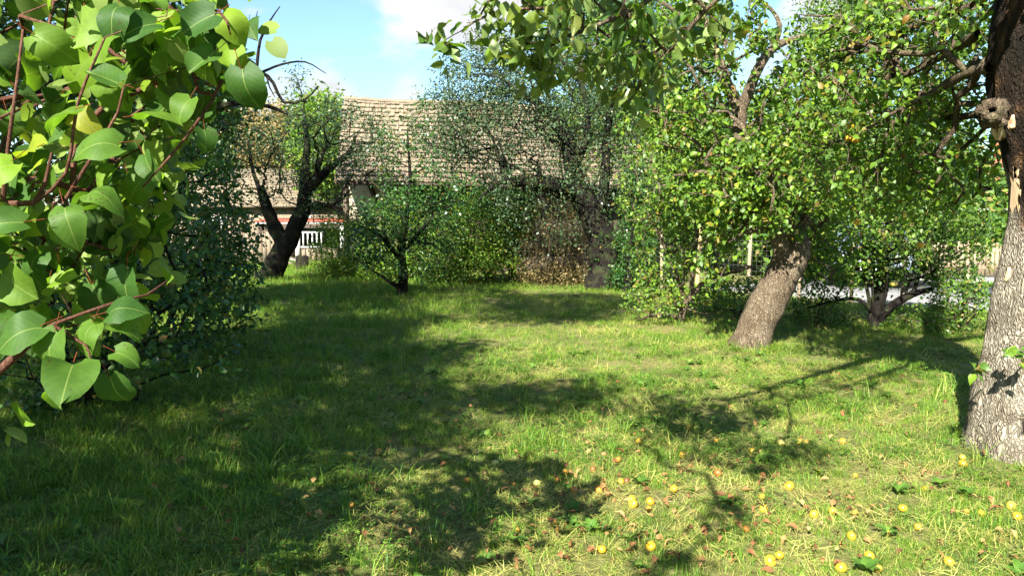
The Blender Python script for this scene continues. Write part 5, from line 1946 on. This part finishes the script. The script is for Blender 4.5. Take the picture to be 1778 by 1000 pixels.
# px, py, width in the photo, tone (0 green .. .4 yellow .. .7 orange .. 1 brown), label
FALLEN = [
    (607, 799, 12, .35, 'dull yellow fallen apple left of the orange one in the left shade edge'),
    (658, 793, 13, .62, 'orange fallen apple, farthest left one in the sunny streak'),
    (611, 887, 10, .6, 'small orange apple alone in the dark grass at lower left'),
    (860, 814, 14, .24, 'pale cream apple in full sun at the middle of the lawn'),
    (809, 843, 13, .68, 'orange apple with brown bruise left of the pale cream one'),
    (932, 849, 14, .08, 'pale green fallen apple in the shade'),
    (981, 832, 12, .55, 'orange yellow apple right of the pale green one'),
    (983, 820, 9, .93, 'brown shrivelled apple just above an orange yellow one'),
    (969, 844, 8, .58, 'tiny orange apple between the pale green apple and a shrivelled one'),
    (997, 862, 13, .72, 'flat orange brown apple in the shaded clover'),
    (1040, 864, 13, .6, 'upright orange apple half sunk in dry grass'),
    (1078, 849, 11, .5, 'half hidden yellow orange apple above the yellow pair'),
    (1073, 810, 11, .66, 'orange apple in the middle of the shaded patch'),
    (1030, 828, 11, .85, 'brown rotting apple among dead leaves in the shade'),
    (1088, 848, 12, .97, 'blackish brown rotten apple beside the half hidden one'),
    (1170, 861, 14, .5, 'bright yellow apple with orange cheek right of the cluster of four'),
    (1097, 879, 13, .42, 'rear apple of the touching yellow pair'),
    (1099, 888, 17, .40, 'front apple of the touching yellow pair'),
    (1129, 884, 16, .55, 'orange tinged apple right of the touching yellow pair'),
    (1126, 897, 10, .48, 'small apple just below the orange tinged one'),
    (705, 925, 11, .28, 'greenish yellow apple alone in the lower left shade'),
    (898, 931, 9, .6, 'small orange apple in dark clover left of the pair'),
    (962, 922, 13, .5, 'larger apple of a close orange pair in shade'),
    (968, 932, 9, .55, 'smaller apple of a close orange pair in shade'),
    (993, 917, 14, .88, 'brown rotting apple right of the close orange pair'),
    (1034, 920, 13, .52, 'orange yellow apple at the edge of the shade'),
    (1045, 967, 16, .42, 'yellow apple half sunk in straw at the bottom'),
    (1130, 964, 19, .42, 'large round yellow apple with a dry leaf beside it'),
    (1185, 797, 13, .48, 'dull yellow apple with brown spots in the shade patch'),
    (1110, 774, 12, .4, 'yellow apple in front of a brown one in the shade patch'),
    (1123, 769, 12, .82, 'brown apple behind the yellow one in the shade patch'),
    (1116, 752, 10, .9, 'dark brown apple at the back of the shade patch'),
    (1195, 747, 11, .4, 'yellow apple in the sun strip behind the shade patch'),
    (1355, 774, 16, .27, 'pale spotted apple, largest in the narrow shadow at right'),
    (1388, 771, 11, .36, 'left apple of the small side by side pair in the narrow shadow'),
    (1400, 773, 11, .36, 'right apple of the small side by side pair in the narrow shadow'),
    (1463, 770, 11, .5, 'orange yellow apple past the right end of the narrow shadow'),
    (1245, 771, 9, .5, 'small orange apple at the left of the narrow shadow'),
    (1306, 789, 10, .46, 'small upright apple in the middle of the narrow shadow'),
    (1246, 830, 14, .78, 'split orange brown apple on the sunny edge of the shade'),
    (1370, 852, 18, .40, 'big wrinkled yellow apple in full sun, nearest below the narrow shadow'),
    (1323, 871, 11, .44, 'small yellow apple behind the right tip of the small round shadow'),
    (1326, 893, 15, .40, 'yellow apple at the right tip of the small round shadow'),
    (1413, 903, 16, .44, 'yellow apple with brown top in the middle of the sunny grass'),
    (1445, 897, 14, .40, 'yellow apple with a dry leaf to its right'),
    (1484, 900, 10, .42, 'small yellow apple right of the one with the dry leaf'),
    (1478, 941, 17, .44, 'yellow apple with a brown crack in the sunny grass'),
    (1509, 976, 18, .40, 'round pale yellow apple with an orange leaf at its left'),
    (1337, 988, 22, .40, 'largest bright yellow apple, bottom middle'),
    (1353, 978, 16, .42, 'yellow apple tucked behind the largest bright one'),
    (1460, 998, 21, .42, 'yellow apple cut by the bottom edge of the view'),
    (1647, 987, 18, .44, 'egg shaped yellow apple near the lower right corner'),
    (1525, 999, 14, .36, 'pale apple cut by the bottom edge, right of the other cut one'),
    (1672, 808, 15, .42, 'lower apple of two in front of the big trunk'),
    (1671, 797, 11, .36, 'upper paler apple of two in front of the big trunk'),
    (1423, 826, 10, .5, 'small orange apple left of another small one below the narrow shadow'),
    (1485, 829, 9, .48, 'small orange apple right of another small one below the narrow shadow'),
    (1605, 850, 10, .5, 'small apple on the green patch left of the big trunk'),
    (1756, 881, 18, .36, 'broad yellow apple below the big trunk at the right edge'),
    (1766, 902, 16, .44, 'apple right at the edge below the broad yellow one'),
    (1704, 898, 12, .46, 'yellow apple at the rim of the dark green tuft'),
    (1678, 895, 9, .52, 'tiny orange apple left of the dark green tuft'),
    (1567, 892, 15, .4, 'flattened pale yellow apple in open sun'),
    (1593, 925, 12, .44, 'yellow apple half hidden under dry grass'),
    (1296, 931, 13, .7, 'orange apple with brown leaves below the small round shadow'),
    (1543, 936, 11, .66, 'orange pink apple among straw in the sun'),
]
for px, py, w, tone, lab in FALLEN:
    p = ground_at(px, py)
    r = w / F_PX * p[1] / 2 * 1.04
    p = p * 1.0
    p[2] = gz(p[0], p[1]) + max(r * .6, .02)
    apple(p, r, tone, lab, 'fallen apples in the grass')

for px, py, D, w, tone, lab in [
        (1478, 219, 6.3, 14, .45, 'upper yellow apple hanging above a close pair in the branches'),
        (1474, 241, 6.3, 13, .45, 'left apple of the close pair hanging in the branches'),
        (1486, 243, 6.25, 15, .48, 'right orange apple of the close pair hanging in the branches'),
        (1488, 386, 6.6, 12, .38, 'yellow apple hanging alone left above the car'),
        (1598, 425, 6.6, 13, .40, 'yellow apple with pink cheek hanging in front of the house'),
        (1552, 492, 7.0, 13, .30, 'lowest yellow apple hanging in front of the fence shrub trunk'),
        (1540, 466, 7.2, 8, .15, 'small green apple hanging just above the lowest yellow one'),
        (1295, 52, 3.0, 17, .30, 'yellow green apple hanging high among the top leaves')]:
    p = at(px, py, D)
    r = w / F_PX * D / 2
    apple(p, r, tone, lab, 'apples hanging on the trees', up=1)
    # the spur it hangs from belongs to the tree
    a = Acc()
    q = p - old_base
    tube(a, [q + [0, 0, r * .9], q + [.01, 0, r + .06], q + [.05, .03, r + .22], q + [.12, .06, r + .5]], [.0015, .0018, .0025, .004], 4, 0, False)
    part('spur', a.mesh('spur', M['bark_mid']), old_root)
